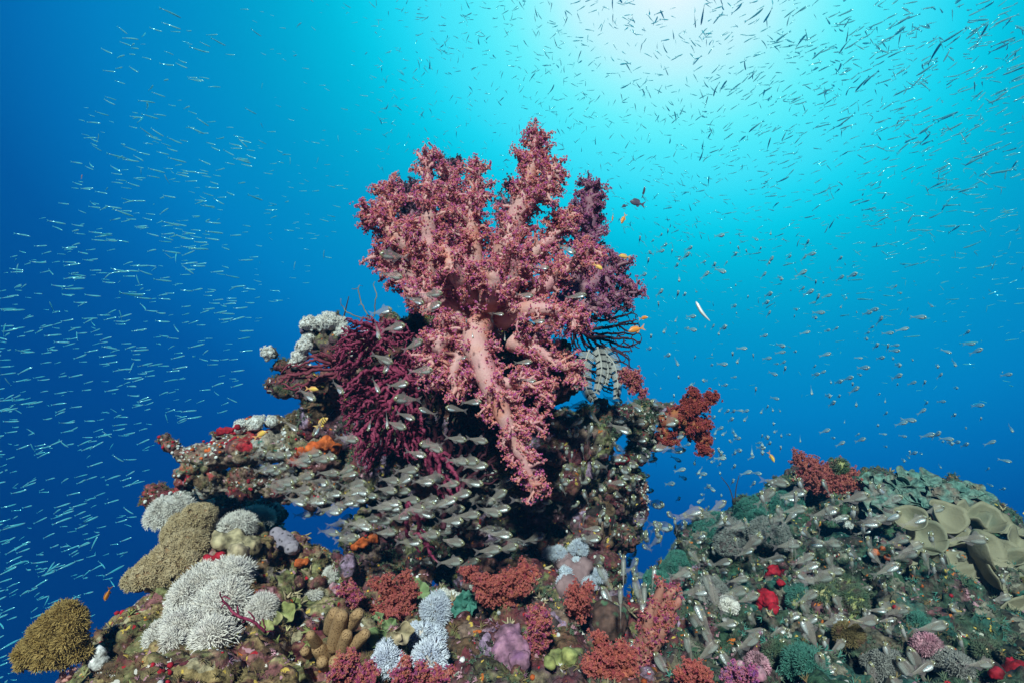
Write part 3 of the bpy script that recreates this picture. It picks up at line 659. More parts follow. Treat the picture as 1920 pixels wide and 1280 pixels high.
fan('sea_fan', 'dark lattice sea fan in shadow below the pink coral', 'sea fan',
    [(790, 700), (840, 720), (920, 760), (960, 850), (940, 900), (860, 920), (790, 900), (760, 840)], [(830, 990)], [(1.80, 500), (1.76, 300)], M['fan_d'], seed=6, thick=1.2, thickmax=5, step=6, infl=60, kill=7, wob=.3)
fan('sea_fan', 'dark maroon sea fan spreading into blue water right of the pink coral', 'sea fan',
    [(1080, 545), (1130, 535), (1170, 545), (1200, 590), (1205, 650), (1185, 670), (1190, 700), (1150, 740), (1100, 720), (1070, 690), (1060, 600)], [(1050, 690), (1075, 620)], [(1.98, 1100), (1.93, 900)], M['fan_k'], seed=7, thick=.8, thickmax=4, step=4, infl=40, kill=5, wob=.22)
fan('sea_fan', 'magenta twigs hanging under the sea fan above the orange crust', 'sea fan',
    [(740, 960), (790, 950), (810, 1000), (830, 1060), (800, 1050), (770, 1030)], [(765, 940)], [(1.72, 120)], M['fan_m'], seed=8, thick=1.6, thickmax=4, knob=.3, step=5, infl=50, kill=8, wob=.4)
fan('sea_fan', 'curled magenta twigs falling from the sea fan to the glassfish', 'sea fan',
    [(800, 830), (850, 850), (870, 930), (860, 960), (820, 930), (790, 880)], [(800, 820)], [(1.74, 160), (1.7, 120)], M['fan_m'], seed=9, thick=1.6, thickmax=4, knob=.3, step=5, infl=50, kill=8, wob=.4)
d_ = on(500, 1180) - .02
fan('red_whip_bush', 'wiry crimson whip bush in front of the big white polyp colony', 'sea fan',
    [(405, 1105), (425, 1110), (450, 1135), (500, 1160), (520, 1185), (480, 1180), (440, 1165), (410, 1140)], [(498, 1185)], [(d_ - .1, 90)], M['fan_m'], seed=10, thick=1.1, thickmax=3, step=6, infl=60, kill=7, wob=.15)
fan('hydroid', 'wispy beige hydroid twigs against blue water left of the pink coral', 'hydroid',
    [(630, 540), (700, 520), (720, 560), (710, 600), (660, 610), (632, 580)], [(700, 610)], [(1.92, 60)], M['hyd'], seed=11, thick=.5, thickmax=1.0, step=6, infl=80, kill=12, wob=.2)
g = G(); pts = smooth_curve([P(640, 612, 1.93), P(647, 585, 1.93), P(654, 556, 1.93)], 8); tube(g, pts, R(1, 1.9) * np.linspace(2, .8, 8), 6); tag(build('sea_whip', g, M['whip']), 'thin dark sea whip sticking up from the white topped spur', 'sea whip')
for (a, lab) in (([(1376, 945), (1368, 915), (1352, 893)], 'thin dark sea whip leaning left on the crest of the right reef'), ([(1378, 945), (1380, 915), (1386, 890)], 'thin dark sea whip standing upright on the crest of the right reef')):
    g = G(); pts = smooth_curve([P(x, y, 2.35) for x, y in a], 8); tube(g, pts, R(1, 2.35) * np.linspace(1.3, .6, 8), 5); tag(build('sea_whip', g, M['whip']), lab, 'sea whip')
# long bare roots hanging under the fan
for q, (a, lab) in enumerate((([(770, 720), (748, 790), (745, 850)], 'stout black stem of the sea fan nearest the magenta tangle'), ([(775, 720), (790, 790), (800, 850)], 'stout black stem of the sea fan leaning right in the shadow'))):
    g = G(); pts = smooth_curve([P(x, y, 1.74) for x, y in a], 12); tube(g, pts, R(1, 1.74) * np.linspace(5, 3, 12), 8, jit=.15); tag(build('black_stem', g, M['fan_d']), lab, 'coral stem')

# ================================================================== POLYP COLONIES
XEN = blade_tpl(8, .75, .085, seg=3, curl=.25)
FNG = blade_tpl(3, .35, .17, seg=2, curl=.1)
NUB = blade_tpl(5, .8, .16, seg=2, curl=.5)
def colony(name, label, cat, blobs, base_m, pol_m, tpl, n, size, off=.0, group=None, lumps=4, dn=-.5, layers=((.006, 25, 'f'), (.003, 80, 'r')), voxel=.006, jit=.3, lr=(.25, .45)):
    """blobs (px,py,r[,doff]) sit on the reef where the line of sight meets it"""
    B = []
    for b in blobs:
        d = on(b[0], b[1], 1.7) - off - (b[3] if len(b) > 3 else 0)
        B.append((b[0], b[1], d, b[2]))
    V, nn, F = rock_geom(B, voxel, list(layers), lumps, lr, seed=len(label))
    c = V.mean(0); root = thing(name, label, cat, (c[0], c[1], V[:, 2].min()), group)
    lb = np.arange(len(V))
    for _ in range(400):
        o_ = lb.copy()
        for f in F:
            mn = lb[f].min(1)
            for q in range(f.shape[1]): np.minimum.at(lb, f[:, q], mn)
        lb = lb[lb]
        if (lb == o_).all(): break
    for l_ in np.unique(lb):
        if (lb == l_).sum() < .06 * len(V): continue
        g = G(); g.add(V, [f[lb[f[:, 0]] == l_] for f in F]); me_o = build('base', g, base_m, root)
        bm = bmesh.new(); bm.from_mesh(me_o.data); bmesh.ops.delete(bm, geom=[v for v in bm.verts if not v.link_faces], context='VERTS'); bm.to_mesh(me_o.data); bm.free()
    if n:
        g = G(); scatter(g, tpl, V, nn, n, size, lambda V, nn: (nn[:, 2] > dn) & (nn[:, 1] < .6), jit)
        build('polyps', g, pol_m, root)
    return root, V, nn
XG = 'white pulsing soft coral colonies'
xb, xm = M['xenbase'], M['xen']
colony('polyp_colony', 'large white feathery polyp colony in the lower left', 'soft coral', [(385, 1105, 36), (430, 1092, 30), (362, 1135, 34), (405, 1150, 38), (372, 1190, 32), (428, 1130, 30), (345, 1172, 20), (447, 1075, 15), (400, 1190, 24), (350, 1115, 16)], xb, xm, XEN, 2500, .019, off=.03, group=XG, lumps=6, layers=((.012, 18, 'f'), (.003, 80, 'r')), jit=.55)
colony('polyp_colony', 'round white polyp ball right of the largest white colony', 'soft coral', [(492, 1142, 20)], xb, xm, XEN, 420, .014, off=.02, group=XG)
colony('polyp_colony', 'low white polyp cluster below left of the largest white colony', 'soft coral', [(305, 1195, 20), (325, 1205, 16)], xb, xm, XEN, 420, .015, off=.02, group=XG)
colony('polyp_colony', 'white polyp cushion tucked left behind the tan leather coral', 'soft coral', [(310, 965, 26), (290, 975, 12), (335, 955, 20)], xb, xm, XEN, 700, .015, off=.02, group=XG)
colony('polyp_colony', 'white polyp cluster under the dark ledge', 'soft coral', [(450, 985, 20), (475, 975, 20), (495, 970, 14), (430, 990, 14)], xb, xm, XEN, 800, .017, off=.04, group=XG)
colony('polyp_colony', 'pale polyp knob at the top of the tan leather coral', 'soft coral', [(368, 940, 18), (385, 945, 12)], xb, xm, NUB, 350, .011, off=.03, group=XG)
colony('polyp_colony', 'small starry white polyp tuft on the ochre slope', 'soft coral', [(587, 1118, 9)], xb, xm, XEN, 120, .014, off=.01, group=XG)
colony('polyp_colony', 'starry white polyp tuft above the finger coral', 'soft coral', [(622, 1078, 10)], xb, xm, XEN, 130, .015, off=.01, group=XG)
colony('polyp_colony', 'white and lilac polyp ball beside the green fronds', 'soft coral', [(815, 1145, 20), (820, 1130, 14)], xb, M['xenb'], XEN, 500, .014, off=.03, group=XG)
colony('polyp_colony', 'dense bluish white polyp dome at bottom centre', 'soft coral', [(800, 1210, 32), (805, 1235, 26), (790, 1195, 22)], xb, M['xenb'], FNG, 1500, .012, off=.04, group=XG)
colony('polyp_colony', 'bluish white polyp clump left of the dense dome', 'soft coral', [(725, 1235, 18), (738, 1255, 15), (722, 1215, 10)], xb, M['xenb'], FNG, 700, .011, off=.03, group=XG)
colony('polyp_colony', 'bright white polyps at the top of the mauve hump', 'soft coral', [(1048, 1040, 12), (1030, 1038, 8), (1085, 1028, 12)], xb, M['xenb'], XEN, 420, .013, off=.02, group=XG)
colony('polyp_colony', 'white polyp patch running down the mauve hump', 'soft coral', [(1075, 1062, 11), (1062, 1075, 10), (1058, 1090, 8), (1080, 1055, 9)], xb, M['xenb'], NUB, 450, .010, off=.02, group=XG)
colony('polyp_colony', 'round white polyp tuft right of the mauve hump', 'soft coral', [(1122, 1080, 12), (1105, 1095, 8)], xb, M['xenb'], XEN, 300, .012, off=.02, group=XG)
colony('leather_coral', 'tan leather coral covered in short polyps, three lobes leaning left', 'soft coral',
       [(372, 975, 30), (345, 1000, 36), (350, 1035, 38), (370, 1000, 30), (315, 1050, 30), (290, 1075, 32), (262, 1085, 24), (320, 1075, 28), (385, 1010, 22), (345, 1060, 28)], M['leab'], M['lea'], NUB, 3600, .0105, off=.06, lumps=1, lr=(.15, .25))
colony('leather_coral', 'shaggy ochre bush coral on the lower left tip of the reef', 'soft coral',
       [(120, 1150, 17), (140, 1165, 15), (100, 1170, 20), (135, 1195, 20), (80, 1195, 20), (110, 1205, 26), (60, 1225, 20), (145, 1225, 14), (90, 1235, 18), (45, 1245, 11), (125, 1235, 14), (133, 1140, 9)], M['bushb'], M['bush'], TB, 3600, .0125, off=.5, lumps=7, jit=.7, layers=((.012, 22, 'f'), (.006, 60, 'r')))
soft_coral('pink_stalk', 'bare pink forked stalk under the shaggy ochre bush', 'soft coral', [[(100, 1300, 1.25, 10), (112, 1278, 1.24, 9), (118, 1262, 1.22, 7)], [(110, 1280, 1.24, 7), (130, 1268, 1.22, 5), (138, 1252, 1.2, 4)]], M['stem'], M['stem'], dens=.02, seed=50)
colony('white_sponge', 'chalky white sponge knob on the left shoulder of the reef', 'sponge', [(185, 1225, 14), (190, 1242, 14), (178, 1240, 12)], M['whts'], None, None, 0, 0, off=.03, layers=((.004, 60, 'f'),), voxel=.004)
colony('white_sponge', 'chalky white sponge bit beside the shaggy ochre bush', 'sponge', [(158, 1160, 9, -.1), (152, 1172, 8, -.1)], M['whts'], None, None, 0, 0, off=.45, layers=((.004, 60, 'f'),), voxel=.004)
colony('lilac_sponge', 'smooth lilac grey sponge bulging beside the blue gap', 'sponge', [(520, 1003, 16), (535, 1015, 20), (548, 1025, 14)], M['lilac'], None, None, 0, 0, off=.05, lumps=0, voxel=.005)
colony('tan_coral', 'smooth tan lobed coral right of the leather coral', 'coral', [(415, 1015, 20), (440, 1018, 26), (468, 1022, 20), (445, 1035, 20)], M['tanc'], None, None, 0, 0, off=.03, lumps=3, voxel=.005)
colony('red_sponge', 'bright red and white sponge patch below the tan lobed coral', 'sponge', [(392, 1050, 12), (412, 1043, 10), (382, 1062, 9), (425, 1050, 6)], M['reds'], None, None, 0, 0, off=.04, voxel=.004, layers=((.006, 40, 'f'),))
colony('mauve_coral', 'lumpy mauve coral head at bottom centre', 'coral', [(955, 1195, 26), (965, 1215, 28), (945, 1220, 22), (960, 1250, 26), (975, 1240, 20)], M['purp'], None, None, 0, 0, off=.03, lumps=8, voxel=.005)
colony('yellow_green_coral', 'yellow green encrusting coral with a hollow top at bottom centre right', 'coral', [(1045, 1235, 20), (1070, 1230, 18), (1055, 1250, 26), (1085, 1222, 10), (1030, 1240, 10)], M['ygc'], None, None, 0, 0, off=.03, lumps=3, voxel=.005)
colony('star_coral', 'dark brown dome coral with green spots beside the black hollow', 'coral', [(1140, 1165, 38), (1150, 1150, 30)], M['brd'], None, None, 0, 0, off=.0, lumps=0, voxel=.006)
colony('mauve_coral', 'mauve grey hump carrying the bright white polyps', 'coral', [(1060, 1060, 26), (1080, 1080, 28), (1065, 1100, 24), (1085, 1120, 20), (1095, 1060, 18)], mat('mauve_grey', [(.2, .12, .13), (.3, .19, .2)], scale=20), None, None, 0, 0, off=.01, voxel=.006)
# right-hand reef colonies
rc = [((1330, 985), 26, 'grey mossy dome coral at the left edge of the right reef', 'tealb', 'tealbase'),
      ((1370, 1010), 34, 'grey star polyp dome beneath two bright glassfish', 'greyp', 'greyb'),
      ((1410, 960), 30, 'teal mossy mound behind the red bush', 'tealb', 'tealbase'),
      ((1470, 950), 28, 'teal green mossy mound left below the red bush', 'tealb', 'tealbase'),
      ((1440, 1000), 36, 'broad grey green star polyp mound in the middle of the right reef', 'greyp', 'tealbase'),
      ((1340, 1110), 26, 'pale grey star polyp dome left of the crimson sponge', 'greyp', 'greyb'),
      ((1365, 1135), 14, 'small whitish polyp knob left of the crimson sponge', 'xen', 'greyb'),
      ((1510, 1240), 30, 'dark green fluffy bush at the bottom of the right reef', 'tealb', 'tealbase'),
      ((1560, 1110), 34, 'yellow green lumpy coral right of the crimson sponge', 'turfg', 'ygc'),
      ((1600, 1125), 30, 'yellow green coral with ragged edges near the cabbage coral', 'turfg', 'ygc'),
      ((1500, 1120), 24, 'sea green ragged coral under a hovering glassfish', 'tealb', 'ygc'),
      ((1660, 1250), 34, 'pale spiny bush coral at the bottom right', 'greyp', 'turfg'),
      ((1740, 1215), 20, 'pink and white crusty knob below the cabbage coral', 'pinks', 'whts'),
      ((1790, 1250), 28, 'grey brown dome coral on the bottom right edge', 'greyp', 'greyb'),
      ((1850, 1225), 24, 'cream crusted lump at the lower right corner', 'turfg', 'tanc'),
      ((1720, 1170), 16, 'pale green knob left of the cabbage coral foot', 'tealb', 'tealbase'),
      ((1455, 1225), 22, 'olive tufted mound above the dark green bush', 'turfg', 'tealbase'),
      ((1420, 1245), 16, 'lilac pink crust at the bottom right of centre', 'pinks', 'pinks'),
      ((1590, 1190), 22, 'brown fuzzy lump under the slanting glassfish', 'turf', 'brd'),
      ((1570, 880), 22, 'olive rounded coral behind the red bush on the crest', 'turfg', 'ygc'),
      ((1270, 1060), 24, 'teal mossy boulder at the foot of the blue gap', 'tealb', 'tealbase'),
      ((1230, 1090), 20, 'dark teal mossy lump below the blue gap', 'tealb', 'tealbase')]
for (c, r, lab, a, b) in rc:
    bl = [(c[0] + rnd.uniform(-.5, .5) * r, c[1] + rnd.uniform(-.4, .4) * r, r * rnd.uniform(.5, .8)) for _ in range(4)] + [(c[0], c[1], r * .8)]
    colony('mossy_coral' if a in ('tealb', 'turfg', 'turf') else 'dome_coral', lab, 'coral', bl, M[b], M[a], NUB if a in ('greyp', 'xen', 'pinks') else TB, int(28 * r), .0105, off=.02, lumps=3, group='coral mounds on the right hand reef', voxel=.007)
# sponges and crusts
for (bl, m_, nm, lab, of) in [
    ([(1450, 1070, 12), (1470, 1078, 12), (1462, 1090, 8), (1440, 1080, 6)], 'reds', 'red_sponge', 'crimson sponge patch with a pale centre, upper of two on the right reef', .02),
    ([(1430, 1110, 10), (1440, 1125, 18), (1450, 1140, 12), (1432, 1135, 14)], 'reds', 'red_sponge', 'large crimson sponge, lower of two on the right reef', .02),
    ([(1900, 1250, 16), (1870, 1262, 12)], 'reds', 'red_sponge', 'crimson sponge in the lower right corner', .02),
    ([(1165, 862, 9), (1175, 858, 7), (1158, 868, 5)], 'reds', 'red_sponge', 'scarlet sponge spot beside the round hole in the rock arm', .02),
    ([(590, 840, 14), (610, 832, 16), (565, 845, 9), (630, 840, 9)], 'orgs', 'orange_sponge', 'orange sponge at the corner of ledge and pinnacle', .02),
    ([(680, 1015, 12), (665, 1022, 9), (700, 1008, 9)], 'orgs', 'orange_sponge', 'burnt orange crust on the boulder under the pinnacle', .01),
    ([(560, 1055, 8), (575, 1052, 8)], 'orgs', 'orange_sponge', 'orange crust on the ochre slope below the lilac sponge', .01),
    ([(655, 1100, 4), (652, 1115, 6)], 'yels', 'yellow_sponge', 'little yolk yellow sponge above the finger coral', .01),
    ([(1640, 1035, 8), (1655, 1028, 6), (1665, 1045, 6)], 'orgs', 'orange_sponge', 'amber crust left of the cabbage coral', .01),
    ([(480, 795, 14), (450, 800, 12), (510, 790, 10)], 'whts', 'white_crust', 'white crust along the top of the left ledge', .01),
    ([(430, 805, 8), (415, 808, 8), (445, 800, 6)], 'reds', 'red_sponge', 'dull red crust on top of the left ledge', .012),
    ([(600, 608, 14), (620, 603, 16), (638, 608, 14), (578, 608, 13), (645, 622, 12)], 'whts', 'white_crust', 'knobbly white crust topping the rock spur', .02),
    ([(580, 635, 13), (570, 652, 13), (560, 668, 13), (553, 682, 10)], 'whts', 'white_crust', 'white knobs down the left edge of the rock spur', .02),
    ([(502, 662, 12)], 'whts', 'white_crust', 'white knob at the tip of the pointing rock finger', .02),
    ([(625, 1100, 8), (632, 1110, 8)], 'pinks', 'pink_crust', 'pink crust above the finger coral', .01),
    ([(1390, 1245, 10), (1405, 1238, 10), (1420, 1262, 12)], 'pinks', 'pink_crust', 'lilac pink crust at the foot of the right reef', .02),
    ([(835, 1118, 12), (850, 1120, 10), (860, 1118, 7)], 'whts', 'white_crust', 'white lobed crust between the polyp ball and the teal fronds', .03),
    ([(1575, 975, 7), (1590, 985, 7)], 'whts', 'white_crust', 'short whitish stump on the upper right reef', .02)]:
    colony(nm, lab, 'sponge', bl, M[m_], M['xen'] if m_ == 'whts' else None, NUB, 0 if m_ != 'whts' else int(9 * sum(b_[2] for b_ in bl)), .0065, off=of, lumps=4, voxel=.0045, layers=((.007, 28, 'f'), (.004, 80, 'r')))

# finger coral
root = thing('finger_coral', 'tan speckled finger coral with stubby blunt branches', 'coral', P(630, 1260, on(640, 1240) - .02))
dF = on(640, 1200) - .05
for (a, b, r) in [((625, 1215), (640, 1155), 13), ((650, 1180), (672, 1150), 11), ((655, 1175), (640, 1150), 10), ((620, 1180), (628, 1150), 13), ((620, 1240), (597, 1215), 13), ((600, 1215), (582, 1190), 9), ((640, 1230), (650, 1190), 11), ((645, 1225), (685, 1188), 10), ((650, 1240), (641, 1222), 9), ((600, 1262), (545, 1258), 12), ((620, 1265), (585, 1258), 11), ((610, 1245), (604, 1240), 11), ((580, 1225), (572, 1220), 9), ((635, 1260), (628, 1240), 12), ((600, 1285), (560, 1280), 11), ((662, 1172), (667, 1152), 9)]:
    dd = dF - rnd.uniform(0, .05); g = G()
    r *= 1.18; pts = smooth_curve([list(P(a[0], a[1], dd + .02)) + [R(r, dd) * .95], list(P((a[0] + b[0]) / 2, (a[1] + b[1]) / 2, dd)) + [R(r, dd)], list(P(b[0], b[1], dd - .02)) + [R(r, dd) * .82]], 9)
    pts2 = [pts[-1, :3]]; tv = pts[-1, :3] - pts[-2, :3]; tv /= np.linalg.norm(tv); R0 = pts[-1, 3]
    extra = np.array([list(pts[-1, :3] + tv * R0 * math.sin(k)) + [R0 * math.cos(k)] for k in (.35, .7, 1.0, 1.3, 1.5)])
    al = np.vstack([pts, extra]); tube(g, al[:, :3], al[:, 3], 14); build('finger', g, M['finger'], root)

# frilly sheets
def sheet(g, c, nrm, upv, r, folds, amp, cup=.3, irr=.28, arc=(0, 6.283), th=.004, seed=0, nr_=9, nt=44):
    nrm = np.array(nrm, float); nrm /= np.linalg.norm(nrm); x = np.cross(upv, nrm); x /= np.linalg.norm(x); y = np.cross(nrm, x)
    V = []
    for i in range(nr_):
        u = i / (nr_ - 1)
        for j in range(nt):
            a = arc[0] + (arc[1] - arc[0]) * j / (nt - 1)
            nz = noise.noise(Vector((math.cos(a) * 1.3, math.sin(a) * 1.3, seed * 3.7)))
            rad = r * u * (1 + irr * nz + .06 * math.sin(folds * 1.7 * a + seed))
            z = r * (cup * u * u + amp * u ** 2 * math.sin(folds * a + seed + 1.5 * nz) + .12 * nz * u)
            V.append(np.array(c) + x * math.cos(a) * rad + y * math.sin(a) * rad + nrm * z)
    V = np.array(V); full = abs(arc[1] - arc[0]) > 6.2
    i = np.arange(nr_ - 1)[:, None] * nt; j = np.arange(nt - 1)[None]
    F = np.stack([i + j, i + j + 1, i + j + 1 + nt, i + j + nt], -1).reshape(-1, 4)
    n = len(V); V2 = V - nrm * th
    b = (nr_ - 1) * nt; k = np.arange(nt - 1)
    E = np.stack([b + k, b + k + 1, b + k + 1 + n, b + k + n], -1)
    g.add(np.vstack([V, V2]), [F, F[:, ::-1] + n, E])
def frond_thing(name, label, cat, items, m, group=None, part='frond', off=.03):
    d0 = on(items[0][0], items[0][1]) - off; root = thing(name, label, cat, P(items[0][0], items[0][1], d0), group)
    for q, it in enumerate(items):
        px_, py_, r, nx, nz, folds, amp, cup = it[:8]; dd = it[8] if len(it) > 8 else on(px_, py_) - off
        g = G(); sheet(g, P(px_, py_, dd), (nx, -1, nz), (0, 0, 1), R(r, dd), folds, amp, cup, irr=.12 if part == 'lobe' else .28, th=R(3.6, dd) if part == 'lobe' else .002, seed=q + len(label)); build(part, g, m, root)
    return root
frond_thing('green_algae_frond', 'ruffled green algae fronds between pink and white corals', 'seaweed',
   [(785, 1110, 20, .2, .5, 5, .25, .5), (745, 1130, 24, -.3, .6, 6, .3, .4), (725, 1150, 22, -.5, .3, 5, .3, .4), (765, 1135, 22, 0, .8, 7, .3, .3), (710, 1190, 20, -.3, -.1, 4, .25, .4), (715, 1165, 18, -.8, .2, 5, .3, .4), (730, 1175, 16, .2, .3, 6, .3, .5), (755, 1150, 18, .3, .3, 5, .35, .5)], M['green'])
frond_thing('teal_algae_frond', 'ruffled teal algae cluster right of the white polyp ball', 'seaweed',
   [(870, 1135, 20, .1, .3, 7, .3, .4), (880, 1128, 15, .5, .2, 6, .3, .4), (862, 1145, 15, -.3, .1, 6, .3, .4), (875, 1120, 13, 0, .8, 5, .35, .4)], M['tealf'])
frond_thing('plate_coral', 'curled tan plates above the dense bluish white dome', 'coral',
   [(755, 1185, 18, .5, .2, 3, .3, .5), (775, 1180, 15, -.5, .6, 3, .3, .4), (740, 1195, 14, 0, .2, 4, .3, .5)], M['tanc'])
frond_thing('plate_coral', 'olive scalloped plates on the ochre slope right of the round white ball', 'coral',
   [(535, 1150, 20, .2, .7, 4, .25, .4), (515, 1165, 16, -.2, .8, 4, .25, .4), (550, 1135, 14, .3, .5, 4, .3, .5), (500, 1175, 14, 0, .6, 4, .3, .3)], M['ygc'])
D2 = 1.95
frond_thing('cabbage_coral', 'big folded beige cabbage leather coral at the right edge of the reef', 'soft coral',
   [(1850, 1135, 74, -0.2, 0.75, 2, 0.16, 0.35, 1.84), (1795, 1125, 46, -0.7, 0.6, 2, 0.2, 0.5, 1.86), (1705, 982, 28, -0.6, 1.2, 2, 0.15, 0.9, 1.95), (1762, 972, 33, 0.1, 0.6, 2, 0.3, 0.7, 2.02), (1815, 978, 28, 0.4, 1.6, 3, 0.3, 0.8, 2.08), (1848, 985, 31, -0.4, 1.0, 2, 0.3, 0.8, 2.08), (1885, 1000, 33, 0.3, 1.4, 2, 0.3, 0.7, 2.1), (1735, 1015, 33, -0.5, 0.8, 2, 0.25, 0.7, 1.95), (1775, 1015, 31, 0.2, 1.6, 3, 0.25, 0.7, 1.98), (1822, 1035, 38, 0.7, 0.5, 2, 0.2, 0.9, 1.9), (1868, 1045, 38, -0.3, 1.3, 2, 0.3, 0.7, 1.94), (1910, 1040, 38, 0.3, 1.2, 2, 0.3, 0.7, 1.98), (1905, 1085, 44, -0.5, 0.8, 2, 0.25, 0.7, 1.88), (1745, 1060, 33, -1.0, 0.4, 2, 0.2, 0.6, 1.92), (1785, 1070, 31, 0.3, 1.0, 3, 0.3, 0.8, 1.9), (1850, 1080, 33, 0.4, 0.9, 2, 0.3, 0.8, 1.87), (1940, 1130, 56, -0.4, 0.7, 2, 0.25, 0.6, 1.82), (1900, 1170, 44, 0.2, 0.5, 3, 0.2, 0.6, 1.8), (1820, 1150, 38, -0.6, 0.2, 2, 0.2, 0.5, 1.83), (1950, 1080, 46, -0.2, 1.1, 2, 0.3, 0.6, 1.9)], M['cab'], part='lobe')
its = []
for q in range(60):
    x = rnd.uniform(1630, 1850); u = (x - 1630) / 220; yt = 893 + 30 * abs(u - .35) ** 1.5 * 2; y = yt + rnd.uniform(0, 65) * (1 - .4 * u)
    its.append((x, y, rnd.uniform(12, 24), rnd.uniform(-.5, .5), rnd.uniform(1.0, 2.2), rnd.choice([2, 3, 4]), .2, rnd.uniform(.1, .45), 2.46 - (y - yt) * .004))
frond_thing('table_coral', 'domed teal grey table coral of overlapping plates on the right crest', 'coral', its, M['table'], part='plate')

# feather star
root = thing('feather_star', 'black and white banded feather star clinging beside the dark sea fan', 'feather star', P(1105, 690, 1.86))
for (pts_, w_) in [([(1105, 655), (1095, 690), (1100, 730), (1112, 748)], 16), ([(1125, 652), (1150, 680), (1158, 715), (1156, 745)], 13), ([(1120, 650), (1128, 690), (1118, 735)], 13), ([(1090, 670), (1080, 700), (1085, 730)], 11), ([(1125, 660), (1140, 690), (1135, 720)], 9)]:
    g = G(); dd = 1.84 + rnd.uniform(-.03, .03); c = smooth_curve([P(x, y, dd) for x, y in pts_], 46); tube(g, c, R(1, dd) * np.linspace(2.2, 1, 46), 6)
    T = np.gradient(c, axis=0); T /= np.linalg.norm(T, axis=1)[:, None]
    for k in range(1, 46):
        for s in (-1, 1):
            sd_ = np.cross(T[k], FWD) * s; sd_ /= np.linalg.norm(sd_); ln = R(w_, dd) * (1 - .5 * k / 46); bl = (k % 7) < 2
            for h in (0, .5):
                p0 = c[k] + T[k] * h * R(1.5, dd); e = p0 + sd_ * ln + T[k] * ln * .35 - FWD * ln * .25
                tube(g, [p0, (p0 + e) / 2 - FWD * ln * .06, e], R(1, dd) * np.array([.75, .65, .3]), 3, mi=1 if bl else 0, cap=False)
    build('arm', g, [M['white_f'], M['black_f']], root)
# ================================================================== FISH
def fish_loft(prof, sides=12):
    """prof rows: x, z centre, half height, half width (nose at x=0, running back to negative x)"""
    V = []; n = len(prof)
    for x, zc, h, w_ in prof:
        for k in range(sides):
            a = k / sides * 2 * math.pi; V.append((x, math.cos(a) * w_, zc + math.sin(a) * h))
    i = np.arange(n - 1)[:, None] * sides; j = np.arange(sides)[None]; j2 = (j + 1) % sides
    F = np.stack([i + j, i + sides + j, i + sides + j2, i + j2], -1).reshape(-1, 4)
    V += [(prof[0][0] + prof[0][2] * .5, 0, prof[0][1]), (prof[-1][0], 0, prof[-1][1])]
    k = np.arange(sides); k2 = (k + 1) % sides; b = (n - 1) * sides
    F1 = np.stack([k, k2, np.full(sides, n * sides)], -1); F2 = np.stack([b + k2, b + k, np.full(sides, n * sides + 1)], -1)
    return np.array(V), [F, F1, F2]
def plate(pts, th=.006):
    """thin fin from an outline in the x,z plane"""
    p = np.array(pts, float); n = len(p); c = p.mean(0)
    V = [(a, th / 2, b) for a, b in p] + [(a, -th / 2, b) for a, b in p] + [(c[0], th, c[1]), (c[0], -th, c[1])]
    k = np.arange(n); k2 = (k + 1) % n
    return np.array(V), [np.stack([k, k2, np.full(n, 2 * n)], -1), np.stack([k2 + n, k + n, np.full(n, 2 * n + 1)], -1), np.stack([k, k + n, k2 + n, k2], -1)]
def tmesh(name, parts, mats, smooth=True):
    g = G()
    for (V, F), mi in parts: g.add(V, F, mi)
    return g.mesh(name, mats, smooth)
def tmerge(parts):
    """template with material index per face array"""
    V = []; F = []; mi = []; o = 0
    for (v, f), m_ in parts:
        V.append(v); 
        for q in f: F.append(q + o); mi.append(m_)
        o += len(v)
    return np.vstack(V), F, mi
def eyeball(x, z, y, r, which=ICO1):
    V = which[0] * np.array([r, r * .45, r]); return [(V + np.array([x, s * y, z]), [which[1]]) for s in (-1, 1)]
# glassfish
GZ = 1.18
gp_ = [(0, .0, .012, .01), (-.03, .005, .05, .03), (-.08, .01, .09, .048), (-.15, .012, .125, .056), (-.24, .01, .14, .056), (-.34, .01, .132, .05), (-.45, .012, .105, .04), (-.56, .014, .075, .028), (-.66, .015, .05, .018), (-.76, .015, .036, .011), (-.80, .015, .034, .008)]
bl_ = [(-.10, -.035, .02, .03), (-.14, -.045, .055, .053), (-.20, -.05, .068, .06), (-.28, -.052, .066, .058), (-.36, -.05, .052, .05), (-.43, -.045, .028, .035), (-.47, -.04, .01, .015)]
gp_ = [(a, b, c * GZ, d * 1.1) for a, b, c, d in gp_]; bl_ = [(a, b * GZ, c * .85 * GZ, d * 1.1) for a, b, c, d in bl_]
tail = [(-.78, .015), (-.80, .05), (-.90, .105), (-1.0, .15), (-.95, .08), (-.90, .02), (-.95, -.05), (-1.0, -.115), (-.90, -.075), (-.80, -.02)]
dors = [(-.24, .145), (-.30, .225), (-.36, .20), (-.42, .12), (-.34, .13)]
anal = [(-.38, -.11), (-.44, -.165), (-.52, -.14), (-.66, -.045), (-.5, -.08)]
head = [(.003, .0, .016, .013), (-.03, .006, .062, .036), (-.08, .012, .108, .056), (-.11, .035, .10, .055), (-.13, .07, .07, .04)]
dors = [(a, b * GZ) for a, b in dors]; anal = [(a, b * GZ) for a, b in anal]
E1 = eyeball(-.075, .03, .050, .042); E2 = eyeball(-.073, .03, .064, .025)
BODY = fish_loft(gp_); BELLY = fish_loft(bl_); HEAD = fish_loft(head)
TAIL = plate(tail); DORS = plate(dors); ANAL = plate(anal)
me_body = tmesh('glassfish_body', [(BODY, 0)], [M['skin']]); me_belly = tmesh('glassfish_belly', [(BELLY, 0)], [M['silver']]); me_head = tmesh('glassfish_head', [(HEAD, 0)], [M['head']])
me_tail = tmesh('glassfish_tail', [(TAIL, 0)], [M['fin']], False); me_fins = tmesh('glassfish_dorsal', [(DORS, 0)], [M['fin']], False); me_anal = tmesh('glassfish_anal', [(ANAL, 0)], [M['fin']], False)
